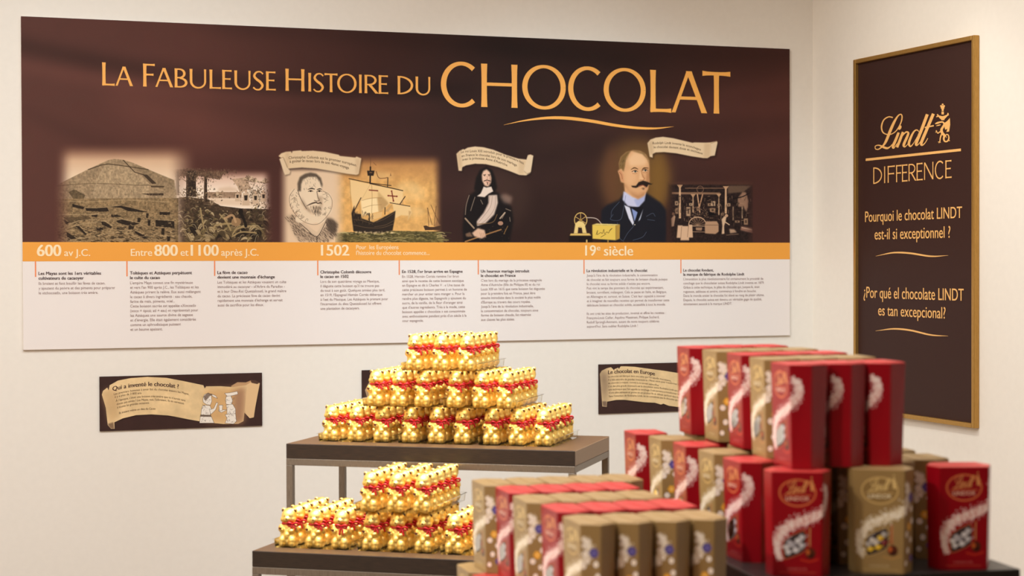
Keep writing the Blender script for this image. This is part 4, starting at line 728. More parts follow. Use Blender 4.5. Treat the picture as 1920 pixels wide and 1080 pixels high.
# ------------------------------------------------------------------ framed sign on the right wall
SY0, SZ0, SWD, SHG, SDP = -0.3659, FLOOR_TO_POSTER - 0.2926, 0.8316, 1.4125, 0.024
PX2S = homography([(1608.5, 112.5), (1610.5, 770.9), (1837, 66), (1836.5, 802.5)], [(0, SHG), (0, 0), (SWD, SHG), (SWD, 0)])
def on_sign(s, t, lift): return (-0.010 - lift, -s, t)
sign = empty('framed_sign', (XR, SY0, SZ0)); tag(sign, 'tall dark brown sign in thin gold frame on right hand wall, reading DIFFERENCE', 'framed sign')
obj('print_panel', box_mesh('print_panel', (-0.010, -SWD + .01, .01), (-0.001, -.01, SHG - .01), M['sign_board']), sign)
bm = bmesh.new(); fw = 0.017
for a, b in [((-SDP, -fw, 0), (-.0005, 0, SHG)), ((-SDP, -SWD, 0), (-.0005, -SWD + fw, SHG)), ((-SDP, -SWD + fw, 0), (-.0005, -fw, fw)), ((-SDP, -SWD + fw, SHG - fw), (-.0005, -fw, SHG))]: add_box(bm, a, b, 0, 0.0025)
obj('gold_frame', mesh_from(bm, 'gold_frame', M['gold_frame']), sign)
def ps(x, y): return tuple(apply_h(PX2S, [(x, y)])[0])
zl = lambda p: zz(1640, 185, 9.394, p)
def sribbon(F, pts, wd):
    p, w = spline(pts, wd, 8); F.ribbon(p, w * .86, False, lambda q: apply_h(PX2S, np.asarray(q) / 9.394 + np.array([1640, 185])))
F = Flat()
sribbon(F, [(365, 342), (290, 330), (205, 385), (165, 500), (188, 600), (260, 640), (345, 632), (430, 570), (505, 440), (528, 330), (505, 284), (450, 320), (380, 440), (310, 600), (245, 760), (190, 842), (115, 902), (60, 895), (58, 848), (120, 832), (205, 868), (270, 884), (325, 852), (352, 815)], [24, 24, 26, 30, 26, 20, 18, 20, 24, 26, 22, 30, 52, 58, 52, 34, 22, 18, 18, 24, 46, 40, 20, 14])
sribbon(F, [(468, 608), (420, 730), (368, 850), (380, 884), (410, 850), (440, 800)], [48, 54, 54, 26, 14, 10])
sribbon(F, [(545, 598), (495, 730), (440, 870)], [50, 54, 52]); sribbon(F, [(480, 760), (540, 660), (600, 600), (640, 615), (620, 680), (560, 820), (575, 860), (610, 835), (650, 780)], [12, 20, 30, 40, 50, 54, 28, 14, 10])
sribbon(F, [(825, 590), (790, 562), (740, 590), (685, 690), (650, 800), (678, 852), (730, 800), (800, 680)], [16, 24, 32, 46, 50, 30, 16, 10]); sribbon(F, [(975, 285), (880, 540), (782, 790), (795, 832), (830, 800), (860, 755)], [62, 62, 58, 28, 14, 10])
sribbon(F, [(1082, 275), (980, 520), (872, 780), (888, 830), (940, 785), (985, 708)], [62, 62, 58, 30, 18, 14]); sribbon(F, [(930, 520), (1010, 503), (1090, 487)], [28, 28, 28])
F.poly([ps(*q) for q in zl([(490 + 28 * math.cos(a) + 10 * math.sin(a), 520 - 40 * math.sin(a)) for a in np.linspace(0, 6.1, 18)])])
F.build('script_lettering', M['sign_ink'], sign, on_sign, 0.0012)
F = Flat()   # heraldic crest: torch, wings and a coiled dragon
def ce(x, y, rx, ry, n=14): F.poly([ps(*q) for q in zl([(x + rx * math.cos(a), y + ry * math.sin(a)) for a in np.linspace(0, 2 * math.pi, n, endpoint=False)])])
for x, y in [(1245, 112), (1218, 140), (1270, 140), (1245, 150), (1228, 170), (1262, 170)]: ce(x, y, 17, 17)
F.poly([ps(*q) for q in zl([(1222, 160), (1270, 160), (1262, 230), (1232, 230)])]); F.poly([ps(*q) for q in zl([(1225, 238), (1268, 238), (1268, 288), (1225, 288)])])
sribbon(F, [(1135, 330), (1180, 318), (1245, 335), (1310, 310), (1355, 290)], [24, 26, 40, 26, 24]); sribbon(F, [(1150, 285), (1170, 310), (1200, 345), (1230, 375)], [30, 24, 26, 20]); sribbon(F, [(1345, 262), (1330, 300), (1290, 345), (1260, 375)], [26, 26, 26, 20])
F.poly([ps(*q) for q in zl([(1205, 330), (1290, 325), (1275, 390), (1222, 390)])])
sribbon(F, [(1112, 455), (1150, 440), (1200, 425), (1250, 425), (1272, 460), (1250, 510), (1225, 560), (1240, 620), (1275, 660), (1265, 720), (1285, 765), (1330, 760), (1355, 710), (1345, 655), (1315, 640), (1300, 670), (1318, 700)], [16, 40, 34, 30, 36, 44, 52, 56, 48, 36, 30, 30, 28, 22, 18, 14, 8])
F.poly([ps(*q) for q in zl([(1275, 440), (1330, 400), (1372, 350), (1378, 470), (1360, 590), (1310, 600), (1330, 540), (1290, 560), (1275, 500)])])
sribbon(F, [(1130, 490), (1170, 480), (1210, 470)], [10, 22, 16]); sribbon(F, [(1235, 590), (1190, 600), (1160, 620), (1130, 570)], [26, 24, 18, 20]); sribbon(F, [(1135, 590), (1120, 610)], [14, 10]); sribbon(F, [(1225, 640), (1205, 700), (1195, 770), (1165, 775)], [30, 26, 20, 14]); sribbon(F, [(1195, 765), (1180, 800)], [18, 8]); sribbon(F, [(1195, 765), (1212, 790)], [16, 8]); sribbon(F, [(1355, 740), (1372, 760)], [20, 12])
F.build('crest_emblem', M['sign_ink'], sign, on_sign, 0.0012)
F = Flat(); a, b = ps(1627.8, 301.4), ps(1806.9, 281.8); yy = (a[1] + b[1]) / 2; F.poly([(a[0], yy - .0048), (b[0], yy - .0048), (b[0], yy + .0048), (a[0], yy + .0048)]); F.build('rule_line', M['sign_ink'], sign, on_sign, 0.0012)
F = Flat(); yb = (ps(1642, 346.5)[1] + ps(1789, 334.8)[1]) / 2; cp = (ps(1642, 315.5)[1] + ps(1789, 301.5)[1]) / 2 - yb
for ch, x0, x1 in [('D', 152, 210), ('I', 218, 240), ('F', 250, 300), ('F', 308, 356), ('E', 340 + 6, 385), ('R', 390, 440), ('E', 445, 488), ('N', 497, 558), ('C', 568, 625), ('E', 640, 683)]:
    pass
edges = [152, 211, 222, 236, 250, 300, 307, 345, 347, 384, 391, 441, 446, 487, 497, 558, 569, 627, 640, 682]
for ch, i in zip('DIFFERENCE', range(10)):
    p0, p1 = ps(1600 + edges[2 * i] / 3.6, 330)[0], ps(1600 + edges[2 * i + 1] / 3.6, 330)[0]; put_glyph(F, ch, p0, p1, yb, yb + cp, 0.10, 0.07)
F.build('sign_lettering', M['sign_ink'], sign, on_sign, 0.0012); F = Flat()
def sign_line(s, x0, x1, b0, b1, cap_px):
    a, b = ps(x0, b0), ps(x1, b1); c = ps((x0 + x1) / 2, (b0 + b1) / 2 - cap_px)[1] - ps((x0 + x1) / 2, (b0 + b1) / 2)[1]
    F = Flat(); put_text(F, s, a[0], (a[1] + b[1]) / 2, c, b[0], contrast=.012); F.build('sign_lettering', M['sign_ink'], sign, on_sign, 0.0012)
sign_line('Pourquoi le chocolat LINDT', 1627, 1809, 417.5, 410.5, 20.5); sign_line('est-il si exceptionnel ?', 1645, 1787, 451, 447, 21)
sign_line('¿Por qué el chocolate LINDT', 1624.5, 1812, 564, 560.5, 21.5); sign_line('es tan excepcional?', 1652, 1778, 596, 595, 20.5)
for pts in ([(1647, 482), (1680, 475.5), (1712, 476.5), (1750, 482), (1783, 480.5)], [(1647, 622), (1680, 618), (1712, 620.5), (1750, 629), (1783, 631)]):
    F = Flat(); p, w = spline([ps(*q) for q in pts], [.0008, .0055, .0065, .0055, .0008], 8); F.ribbon(p, w); F.build('sign_flourish', M['sign_ink'], sign, on_sign, 0.0012)

# ------------------------------------------------------------------ display tables
def display_table(loc, rz, w, d, h, label, top_m, leg_m, slab=0.040, tube=0.018, inset=0.0):
    t = empty('display_table', loc, rz); tag(t, label, 'table')
    obj('tabletop', box_mesh('tabletop', (0, 0, h - slab), (w, d, h), top_m, 0.0015), t)
    z1 = h - slab; i = inset
    for x in (i, w - tube - i):
        for y in (i, d - tube - i): obj('leg', box_mesh('leg', (x, y, 0), (x + tube, y + tube, z1 - tube), leg_m, 0.001), t)
    for a, b in [((i, i, z1 - tube), (w - i, i + tube, z1)), ((i, d - tube - i, z1 - tube), (w - i, d - i, z1)), ((i, i + tube, z1 - tube), (i + tube, d - tube - i, z1)), ((w - tube - i, i + tube, z1 - tube), (w - i, d - tube - i, z1))]:
        obj('rail', box_mesh('rail', a, b, leg_m, 0.001), t)
    return t
TROT = -0.6216
UT = (0.5223, -1.9385, FLOOR_TO_POSTER - 0.1763); LT = (0.3638, -2.2480, FLOOR_TO_POSTER - 0.41)
display_table((UT[0], UT[1], 0), TROT, 0.80, 0.408, UT[2], 'higher dark oak display table with steel legs carrying the tall pyramid of gold bears', M['wood'], M['steel'])
display_table((LT[0], LT[1], 0), TROT, 0.765, 0.40, LT[2], 'lower dark oak display table with steel legs in front, carrying shorter stack of gold bears', M['wood'], M['steel'])

# ------------------------------------------------------------------ gold foil bears
def remeshed(name, parts, voxel, m):
    bm = bmesh.new()
    for (c, r, rot) in parts:
        g = bmesh.ops.create_uvsphere(bm, u_segments=20, v_segments=14, radius=1.0)['verts']
        T = Matrix.Translation(c) @ Matrix.Rotation(rot[0], 4, 'X') @ Matrix.Rotation(rot[1], 4, 'Y') @ Matrix.Diagonal((*r, 1))
        bmesh.ops.transform(bm, matrix=T, verts=g)
    bmesh.ops.bisect_plane(bm, geom=bm.verts[:] + bm.edges[:] + bm.faces[:], plane_co=(0, 0, 0), plane_no=(0, 0, -1), clear_outer=True)
    bmesh.ops.holes_fill(bm, edges=[e for e in bm.edges if e.is_boundary], sides=0)
    o = obj('tmp', mesh_from(bm, 'tmp')); md = o.modifiers.new('r', 'REMESH'); md.mode = 'VOXEL'; md.voxel_size = voxel
    ms = o.modifiers.new('s', 'SMOOTH'); ms.factor = 0.5; ms.iterations = 4
    dg = bpy.context.evaluated_depsgraph_get(); me = bpy.data.meshes.new_from_object(o.evaluated_get(dg)); me.name = name
    bpy.data.objects.remove(o, do_unlink=True); me.materials.clear(); me.materials.append(m)
    zmin = min(v.co.z for v in me.vertices)
    for v in me.vertices: v.co.z -= zmin
    for p in me.polygons: p.use_smooth = True
    return me
N0 = (0, 0)
bear_me = remeshed('bear_body', [
    ((0, .001, .032), (.0245, .0205, .027), N0), ((0, .001, .048), (.020, .0175, .016), N0), ((0, .001, .014), (.0255, .0215, .020), N0),
    ((0, .0, .0775), (.0205, .0195, .0195), N0), ((0, .003, .083), (.0185, .0175, .0155), N0), ((0, -.0155, .0715), (.0105, .0085, .0082), N0), ((-.011, -.008, .070), (.010, .009, .009), N0), ((.011, -.008, .070), (.010, .009, .009), N0),
    ((-.0150, .001, .0922), (.0066, .0045, .0064), N0), ((.0150, .001, .0922), (.0066, .0045, .0064), N0),
    ((-.0205, -.006, .0475), (.0072, .0080, .0115), (.25, .35)), ((.0205, -.006, .0475), (.0072, .0080, .0115), (.25, -.35)), ((-.0150, -.0165, .0435), (.0068, .0068, .0060), N0), ((.0120, -.0180, .0415), (.0085, .0068, .0062), N0),
    ((-.0125, -.0125, .0165), (.0118, .0130, .0145), N0), ((.0125, -.0125, .0165), (.0118, .0130, .0145), N0), ((-.0130, -.0185, .0075), (.0090, .0085, .0085), N0), ((.0130, -.0185, .0075), (.0090, .0085, .0085), N0),
    ((0, -.016, .030), (.010, .0075, .009), N0)], 0.0017, M['gold_foil'])
def tube(bm, pts, rad, n=8, closed=False, flat=1.0):
    P = [Vector(p) for p in pts]; rings = []
    for i, p in enumerate(P):
        a = P[(i - 1) % len(P)] if (closed or i > 0) else p; b = P[(i + 1) % len(P)] if (closed or i < len(P) - 1) else p
        t = (b - a).normalized(); u = t.cross(Vector((0, 0, 1))); u = u.normalized() if u.length > 1e-4 else Vector((1, 0, 0)); v = t.cross(u)
        r = rad[i] if hasattr(rad, '__len__') else rad
        rings.append([bm.verts.new(p + (u * math.cos(2 * math.pi * k / n) * flat + v * math.sin(2 * math.pi * k / n)) * r) for k in range(n)])
    for i in range(len(rings) - (0 if closed else 1)):
        A, B = rings[i], rings[(i + 1) % len(rings)]
        for k in range(n): bm.faces.new([A[k], A[(k + 1) % n], B[(k + 1) % n], B[k]])
    if not closed: bm.faces.new(rings[0][::-1]); bm.faces.new(rings[-1])
bm = bmesh.new(); tube(bm, [(.0192 * math.cos(a), .001 + .0178 * math.sin(a), .0588 - .0012 * math.sin(a)) for a in np.linspace(0, 2 * math.pi, 28, endpoint=False)], .0024, 8, True, .6)
band_me = mesh_from(bm, 'neck_ribbon', M['ribbon'], smooth=True)
def bow_mesh(v):
    bm = bmesh.new(); cx, cy, cz = (.0155, -.0165, .0575) if v != 2 else (.007, -.0205, .0570)
    for s in (-1, 1):
        lp = [(cx, cy, cz), (cx + s * .005, cy - .004, cz + .0045), (cx + s * .0125, cy - .004, cz + .0055), (cx + s * .0150, cy - .001, cz + .0008), (cx + s * .0110, cy - .0005, cz - .0030), (cx + s * .004, cy - .001, cz - .0010), (cx, cy, cz)]
        q = spline(lp, None, 4); tube(bm, [tuple(x) for x in q], .0024, 6)
        L = (.017, .013, .020)[v]; tl = [(cx, cy, cz), (cx + s * .0030, cy - .0025, cz - L * .35), (cx + s * .0042 + (.002 if v == 1 else 0), cy - .0028, cz - L * .7), (cx + s * .0062, cy - .0022, cz - L)]
        q = spline(tl, None, 4); tube(bm, [tuple(x) for x in q], .0026, 6, False, .7)
    g = bmesh.ops.create_uvsphere(bm, u_segments=10, v_segments=8, radius=.0026)['verts']; bmesh.ops.translate(bm, vec=(cx, cy - .0008, cz), verts=g)
    return mesh_from(bm, 'bow', M['ribbon'], smooth=True)
bow_mes = [bow_mesh(0), bow_mesh(1), bow_mesh(2)]
def heart_mesh():
    bm = bmesh.new(); pts = []
    for t in np.linspace(0, 2 * math.pi, 24, endpoint=False):
        pts.append((16 * math.sin(t) ** 3 * .00024, 0, (13 * math.cos(t) - 5 * math.cos(2 * t) - 2 * math.cos(3 * t) - math.cos(4 * t)) * .00024))
    a = [bm.verts.new((x - .0165, -.0255, z + .0480)) for x, y, z in pts]; b = [bm.verts.new((x - .0165, -.0205, z + .0480)) for x, y, z in pts]
    bm.faces.new(a); bm.faces.new(b[::-1])
    for i in range(len(a)): bm.faces.new([a[i - 1], b[i - 1], b[i], a[i]])
    return mesh_from(bm, 'heart_badge', M['heart'])
heart_me = heart_mesh()
def blob_mesh(name, specs, m):
    bm = bmesh.new()
    for c, r in specs:
        g = bmesh.ops.create_uvsphere(bm, u_segments=10, v_segments=8, radius=1)['verts']; bmesh.ops.transform(bm, matrix=Matrix.Translation(c) @ Matrix.Diagonal((*r, 1)), verts=g)
    return mesh_from(bm, name, m, smooth=True)
ear_mes = [blob_mesh('inner_ear', [((s * .0155, -.0028, .0918), (.0042, .0016, .0042))], M['face_ink']) for s in (-1, 1)]
eye_mes = [blob_mesh('eye', [((s * .0066, -.0186, .0795), (.0015, .0012, .0017))], M['face_ink']) for s in (-1, 1)]
nose_me = blob_mesh('nose', [((0, -.0236, .0732), (.0026, .0015, .0019))], M['face_ink'])
bm = bmesh.new(); tube(bm, [(-.0045, -.0222, .0672), (-.002, -.0234, .0660), (0, -.0238, .0672), (.002, -.0234, .0660), (.0045, -.0222, .0672)], .0005, 5); mouth_me = mesh_from(bm, 'mouth', M['face_ink'], smooth=True)
def make_bear():
    b = obj('chocolate_bear', bear_me)
    rb = obj('neck_ribbon', band_me, b); obj('bow', bow_mes[0], rb); obj('heart_badge', heart_me, b); obj('nose', nose_me, b); obj('mouth', mouth_me, b)
    for k in (0, 1): obj('inner_ear', ear_mes[k], b); obj('eye', eye_mes[k], b)
    return b
BEAR0 = make_bear(); _first = [True]
def copy_tree(o, parent=None):
    c = o.copy(); COL.objects.link(c); c.parent = parent
    for ch in list(o.children): copy_tree(ch, c)
    return c
ORD = ['first', 'second', 'third', 'fourth', 'fifth', 'sixth', 'seventh', 'eighth', 'ninth', 'tenth']
BS = 0.985
def rot2(o, rz, x, y): c, s = math.cos(rz), math.sin(rz); return (o[0] + c * x - s * y, o[1] + s * x + c * y)
def place_bear(base, x, y, z, label, group):
    if _first[0]: b = BEAR0; _first[0] = False
    else: b = copy_tree(BEAR0)
    px, py = rot2(base, TROT, x + R.uniform(-.0012, .0012), y + R.uniform(-.0012, .0012))
    b.location = (px, py, z); b.rotation_euler = (0, 0, TROT + R.uniform(-.09, .09)); b.scale = (BS, BS, BS)
    k = R.choice([0, 0, 1, 1, 2])
    for ch in b.children_recursive:
        if ch.name.startswith('bow'): ch.data = bow_mes[k]
    tag(b, label, 'chocolate bear', group)
TRAY_H = 0.021
def tray_mesh(w, d):
    """thin clear tray: floor with round wells, flared walls and a flat lip with a corner tab."""
    bm = bmesh.new(); t = .0005
    def ring(x0, y0, x1, y1, z, r=.006, n=4):
        out = []
        for cx, cy, a0 in [(x1 - r, y1 - r, 0), (x0 + r, y1 - r, 90), (x0 + r, y0 + r, 180), (x1 - r, y0 + r, 270)]:
            for k in range(n + 1): a = math.radians(a0 + 90 * k / n); out.append(bm.verts.new((cx + r * math.cos(a), cy + r * math.sin(a), z)))
        return out
    rs = [ring(.002, .002, w - .002, d - .002, 0), ring(0, 0, w, d, TRAY_H), ring(-.0035, -.0035, w + .0035, d + .0035, TRAY_H), ring(-.0035, -.0035, w + .0035, d + .0035, TRAY_H - .0012)]
    for A, B in zip(rs, rs[1:]):
        for k in range(len(A)): bm.faces.new([A[k], A[(k + 1) % len(A)], B[(k + 1) % len(A)], B[k]])
    bm.faces.new(rs[0][::-1])
    return mesh_from(bm, 'bear_tray', M['plastic'])
PITCH_Y = 0.0545
def bear_tier(base, z, xs, y0, rows, per_tray, where, tier, group, tgroup, skip=()):
    zt = z + .0004; n = len(xs); trays = [list(range(i, min(i + per_tray, n))) for i in range(0, n, per_tray)]
    for ti, tr in enumerate(trays):
        xa, xb = xs[tr[0]] - .0335, xs[tr[-1]] + .0335; px, py = rot2(base, TROT, xa, y0 - .0285)
        o = obj('bear_tray', tray_mesh(xb - xa, PITCH_Y * (rows - 1) + .057), None, (px, py, zt), TROT)
        pos = {1: 'the only tray of its tier', 2: ['left tray of two', 'right tray of two'], 3: ['left tray of three', 'middle tray of three', 'right tray of three']}[len(trays)]
        pos = pos if isinstance(pos, str) else pos[ti]
        tag(o, 'clear plastic bear tray, %s, %s tier, %s' % (where, tier, pos), 'tray', tgroup)
    for r in range(rows):
        for c, x in enumerate(xs):
            if (r, c) in skip: continue
            row = 'front row' if r == 0 else '%s row back' % ORD[r]
            place_bear(base, x, y0 + PITCH_Y * r, zt + .0007, 'gold foil bear on %s, %s tier, %s column from left, %s' % (where, tier, ORD[c], row), group)
UG, LG = 'gold bears on the higher table', 'gold bears on the lower table'
STEP = 0.0985
UX = [.093, .1655, .239, .322, .3945, .467, .5475, .6195, .6915]
bear_tier(UT, UT[2], UX, .106, 5, 3, 'higher table', 'bottom', UG, 'clear trays under the bears')
bear_tier(UT, UT[2] + STEP, [.226, .294, .362, .453, .5235, .593], .094, 5, 3, 'higher table', 'middle', UG, 'clear trays under the bears')
bear_tier(UT, UT[2] + 2 * STEP, [.338, .413, .485], .090, 5, 3, 'higher table', 'top', UG, 'clear trays under the bears')
bear_tier(LT, LT[2], [.064, .1346, .205, .287, .357, .427, .505, .576], .091, 5, 3, 'lower table', 'bottom', LG, 'clear trays under the bears')
bear_tier(LT, LT[2] + STEP, [.285, .355, .425], .087, 5, 3, 'lower table', 'top', LG, 'clear trays under the bears')

# ------------------------------------------------------------------ tapered hexagonal chocolate boxes
BW, BD, BH, BE = 0.074, 0.060, 0.152, 0.012
FA = math.hypot(BE, BD / 2); STRIP = BW + 2 * FA
def script_word(C, x, y, s, col):
    """the brand word in running script, as on the sign."""
    def L(pts, w): 
        p, q = spline([((a - 40) * s + x, (b - 900) * s + y) for a, b in pts], [k * s for k in w], 5); C.line([tuple(v) for v in p], q * .62, col, 1, False)
    L([(365, 342), (205, 385), (165, 500), (260, 640), (430, 570), (528, 330), (450, 320), (310, 600), (190, 842), (60, 895), (120, 832), (270, 884), (352, 815)], [40, 40, 44, 40, 36, 40, 60, 80, 60, 36, 40, 60, 24])
    L([(468, 608), (368, 850), (440, 800)], [74, 74, 24]); L([(545, 598), (440, 870)], [74, 74]); L([(480, 760), (600, 600), (640, 640), (560, 820), (650, 780)], [24, 50, 66, 74, 20])
    L([(825, 590), (740, 590), (650, 800), (730, 800), (800, 680)], [30, 50, 70, 36, 24]); L([(975, 285), (782, 790), (860, 755)], [84, 80, 24]); L([(1082, 275), (872, 780), (985, 708)], [84, 80, 24]); L([(930, 520), (1090, 487)], [44, 44]); L([(485, 505), (495, 530)], [64, 64])
    for cx, cy, r in [(1245, 130, 34), (1245, 260, 30), (1245, 330, 60), (1240, 470, 60), (1250, 600, 70), (1300, 710, 50), (1330, 470, 40), (1200, 720, 30)]: C.ell(((cx - 40) * s + x, (cy - 900) * s + y), r * s, r * s * 1.1, col)
def box_print(kind, seed):
    S = 560; px = S / STRIP; fw, fa, hh = BW * px, FA * px, BH * px; rr = random.Random(seed)
    H = int(hh); red = kind == 'red'; base = (146, 5, 22) if red else (150, 122, 76)
    C = Canvas(S, H, base); C.a *= (0.97 + .06 * fbm(H, S, 5, 2, 1, np.random.default_rng(seed)))[..., None]
    T = lambda p: [(x * fw, y * H) for x, y in p]
    copper = (206, 108, 66) if red else (196, 164, 104); deep = (142, 10, 24) if red else (140, 112, 66); pale = (238, 206, 178) if red else (236, 222, 190)
    C.ell((fw * .5, H * .195), fw * .37, H * .135, copper); C.ell((fw * .5, H * .195), fw * .335, H * .118, deep, 1, 0)
    script_word(C, fw * .27, H * .205, fw * .00042, (224, 160, 96) if red else (226, 196, 130)); C.poly(T([(.22, .213), (.78, .213), (.78, .222), (.22, .222)]), copper)
    C.tri_text('LINDOR', fw * .27, H * .268, H * .036, fw * .73, col=pale, weight=.02)
    # garland of small white blossoms, beginning on the right bevel
    path = spline([(1.06, .13), (1.17, .19), (1.15, .29), (.98, .385), (.74, .44), (.46, .485), (.24, .545), (.11, .64), (.08, .74), (.14, .83)], [.03, .05, .06, .072, .076, .076, .07, .06, .045, .03], 14)
    C.line([(x * fw, y * H) for x, y in path[0]], [k * H * 1.05 for k in path[1]], (222, 160, 150) if red else (214, 196, 160), .9, False)
    for (x, y), wv in zip(*path):
        for _ in range(8):
            cx, cy = x * fw + rr.gauss(0, .45) * wv * H, y * H + rr.gauss(0, .42) * wv * H; q = rr.uniform(2.6, 5.2); cc = rr.choice([(252, 238, 234), (248, 226, 222), (255, 248, 244), (232, 186, 182)] if red else [(250, 244, 232), (236, 226, 206), (255, 250, 240), (214, 196, 164)])
            for k in range(5): C.ell((cx + q * .75 * math.cos(k * 1.257), cy + q * .75 * math.sin(k * 1.257)), q * .5, q * .5, cc, .9, 0, 0, 7)
            C.ell((cx, cy), q * .25, q * .25, (204, 120, 96) if red else (200, 150, 70), .9, 0, 0, 6)
    # die-cut window; the wrapped truffles behind it are painted, white glints included
    win = [(.20, .72), (.24, .655), (.40, .60), (.62, .555), (.665, .60), (.655, .74), (.56, .775), (.36, .815), (.24, .83)]
    C.poly(T([(.5 + (x - .5) * 1.06, .69 + (y - .69) * 1.08) for x, y in win]), copper); C.poly(T(win), (62, 50, 52))
    wr = [(206, 204, 212), (170, 168, 178), (228, 226, 232), (120, 36, 40), (190, 186, 196)] if red else [(46, 48, 78), (214, 208, 200), (36, 34, 44), (232, 190, 40), (178, 172, 168), (120, 30, 36)]
    for cx, cy in [(.30, .765), (.40, .70), (.50, .655), (.46, .745), (.58, .62), (.58, .70), (.34, .68), (.26, .72)]:
        q = .062 * fw; c = rr.choice(wr); C.ell((cx * fw, cy * H), q, q * .9, c, 1, .6); C.ell((cx * fw - q * .3, cy * H - q * .3), q * .35, q * .3, (255, 255, 255), .5, 1.2)
        C.line([(cx * fw + q, cy * H), (cx * fw + q * 1.7, cy * H - q * .5)], q * .5, c, .8)
    C.line(T([(.74, .53), (.735, .62), (.74, .70)]), [fw * .04, fw * .05, fw * .06], (150, 78, 44)); C.line(T([(.75, .53), (.745, .70)]), fw * .015, (216, 150, 104))
    C.ell((fw * .76, H * .775), fw * .105, H * .052, (84, 36, 20)); C.ell((fw * .71, H * .765), fw * .04, H * .028, (220, 110, 50), .8, 1.5); C.ell((fw * .78, H * .80), fw * .06, H * .022, (48, 18, 12), .7, 1.5)
    C.line(T([(.56, .835), (.74, .855), (.92, .83)]), H * .012, (214, 70, 34) if red else (190, 140, 76), .8)
    C.tri_text('LINDOR', fw * .3, H * .938, H * .02, fw * .7, col=pale, alpha=.6); C.poly(T([(.12, .958), (.88, .958), (.88, .964), (.12, .964)]), copper, .7)
    if not red:   # the gold box carries coloured blossoms on its right bevel
        for cx, cy, q, cc in [(.30, .16, 8, 0), (.62, .27, 11, 1), (.72, .38, 9, 0), (.2, .28, 9, 0), (.12, .40, 8, 0), (.82, .50, 9, 0), (.5, .55, 11, 2), (.25, .62, 9, 0), (.7, .68, 8, 0), (.4, .78, 9, 0), (.75, .86, 8, 1), (.2, .9, 8, 0), (.15, .2, 6, 0), (.3, .35, 7, 0)]:
            col = [(250, 244, 236), (86, 78, 152), (238, 178, 66)][cc]; x, y = fw + cx * fa, cy * H; q *= (1.75, 2.3, 2.0)[cc]
            for k in range(6): C.ell((x + q * .8 * math.cos(k * 1.047), y + q * .8 * math.sin(k * 1.047)), q * .5, q * .5, col, 1, 0, 0, 8)
            C.ell((x, y), q * .6, q * .6, col); C.ell((x, y), q * .3, q * .3, [(230, 190, 110), (140, 130, 200), (255, 230, 150)][cc])
    return C.image('box_print_' + kind)
M['box_red'] = image_mat('red_box_card', box_print('red', 5), 0.3, 0.35, 0.1); M['box_gold'] = image_mat('gold_box_card', box_print('gold', 9), 0.32, 0.35, 0.1)
M['flap_red'] = mat('red_box_flap', (190, 58, 54), 0.35); M['flap_gold'] = mat('gold_box_flap', (160, 130, 86), 0.35); M['card'] = mat('bare_card', (226, 208, 186), 0.7)  # flap colours made paler, putting the overhead light on the tops into them
def hexpts(sx, sy, z):
    return [(-BW / 2 * sx, -BD / 2 * sy, z), (BW / 2 * sx, -BD / 2 * sy, z), ((BW / 2 + BE) * sx, 0, z), (BW / 2 * sx, BD / 2 * sy, z), (-BW / 2 * sx, BD / 2 * sy, z), (-(BW / 2 + BE) * sx, 0, z)]
def box_meshes(kind):
    bm = bmesh.new(); uvl = bm.loops.layers.uv.new('UVMap'); a = [bm.verts.new(p) for p in hexpts(.95, .86, 0)]; b = [bm.verts.new(p) for p in hexpts(1, 1, BH)]
    u0, u1, u2 = BW / STRIP, (BW + FA) / STRIP, 1.0
    us = [(0, u0), (u0, u1), (u1, u2), (0, u0), (u2, u1), (u2, u1)]
    for i in range(6):
        j = (i + 1) % 6; f = bm.faces.new([a[i], a[j], b[j], b[i]])
        for l, q in zip(f.loops, [(us[i][0], 0), (us[i][1], 0), (us[i][1], 1), (us[i][0], 1)]): l[uvl].uv = q
    f = bm.faces.new(a[::-1]); f = bm.faces.new(b)
    for f in bm.faces[-2:]:
        for l in f.loops: l[uvl].uv = (.97, .5)
    bmesh.ops.bevel(bm, geom=[e for e in bm.edges if abs(e.verts[0].co.z - e.verts[1].co.z) > .1], offset=.0012, segments=2, affect='EDGES')
    body = mesh_from(bm, 'chocolate_box', M['box_' + kind])
    bm = bmesh.new()   # closing flap: two overlapping card leaves with a raised glued seam
    lo = [bm.verts.new((x * .985, y * .985, BH + .0002)) for x, y, _ in hexpts(1, 1, 0)]; hi = [bm.verts.new((x * .97, y * .97, BH + .0014)) for x, y, _ in hexpts(1, 1, 0)]
    for i in range(6): bm.faces.new([lo[i], lo[(i + 1) % 6], hi[(i + 1) % 6], hi[i]])
    bm.faces.new(hi)
    add_box(bm, (-BW / 2 * .9, -BD * .04, BH + .0014), (BW / 2 * .9, BD * .46, BH + .0022))
    flap = mesh_from(bm, 'top_flap', M['flap_' + kind])
    bm = bmesh.new(); win = [(.20, .72), (.24, .655), (.40, .60), (.62, .555), (.665, .60), (.655, .74), (.56, .775), (.36, .815), (.24, .83)]
    def at(x, y, off):
        t = 1 - y; sx = .95 + .05 * t; sy = .86 + .14 * t; return ((x - .5) * BW * sx, -BD / 2 * sy - off, BH * t)
    o = [bm.verts.new(at(x, y, .0003)) for x, y in win]; n = [bm.verts.new(at(.44 + (x - .44) * .85, .69 + (y - .69) * .85, .0016)) for x, y in win]
    for i in range(len(win)): bm.faces.new([o[i - 1], n[i - 1], n[i], o[i]])
    bm.faces.new(n)
    return body, flap, mesh_from(bm, 'window_film', M['window'])
BOXM = {k: box_meshes(k) for k in ('red', 'gold')}
def make_box(kind):
    b = obj('chocolate_box', BOXM[kind][0]); obj('top_flap', BOXM[kind][1], b); obj('window_film', BOXM[kind][2], b); return b
PROTO = {'red': make_box('red'), 'gold': make_box('gold')}; _used = {'red': False, 'gold': False}
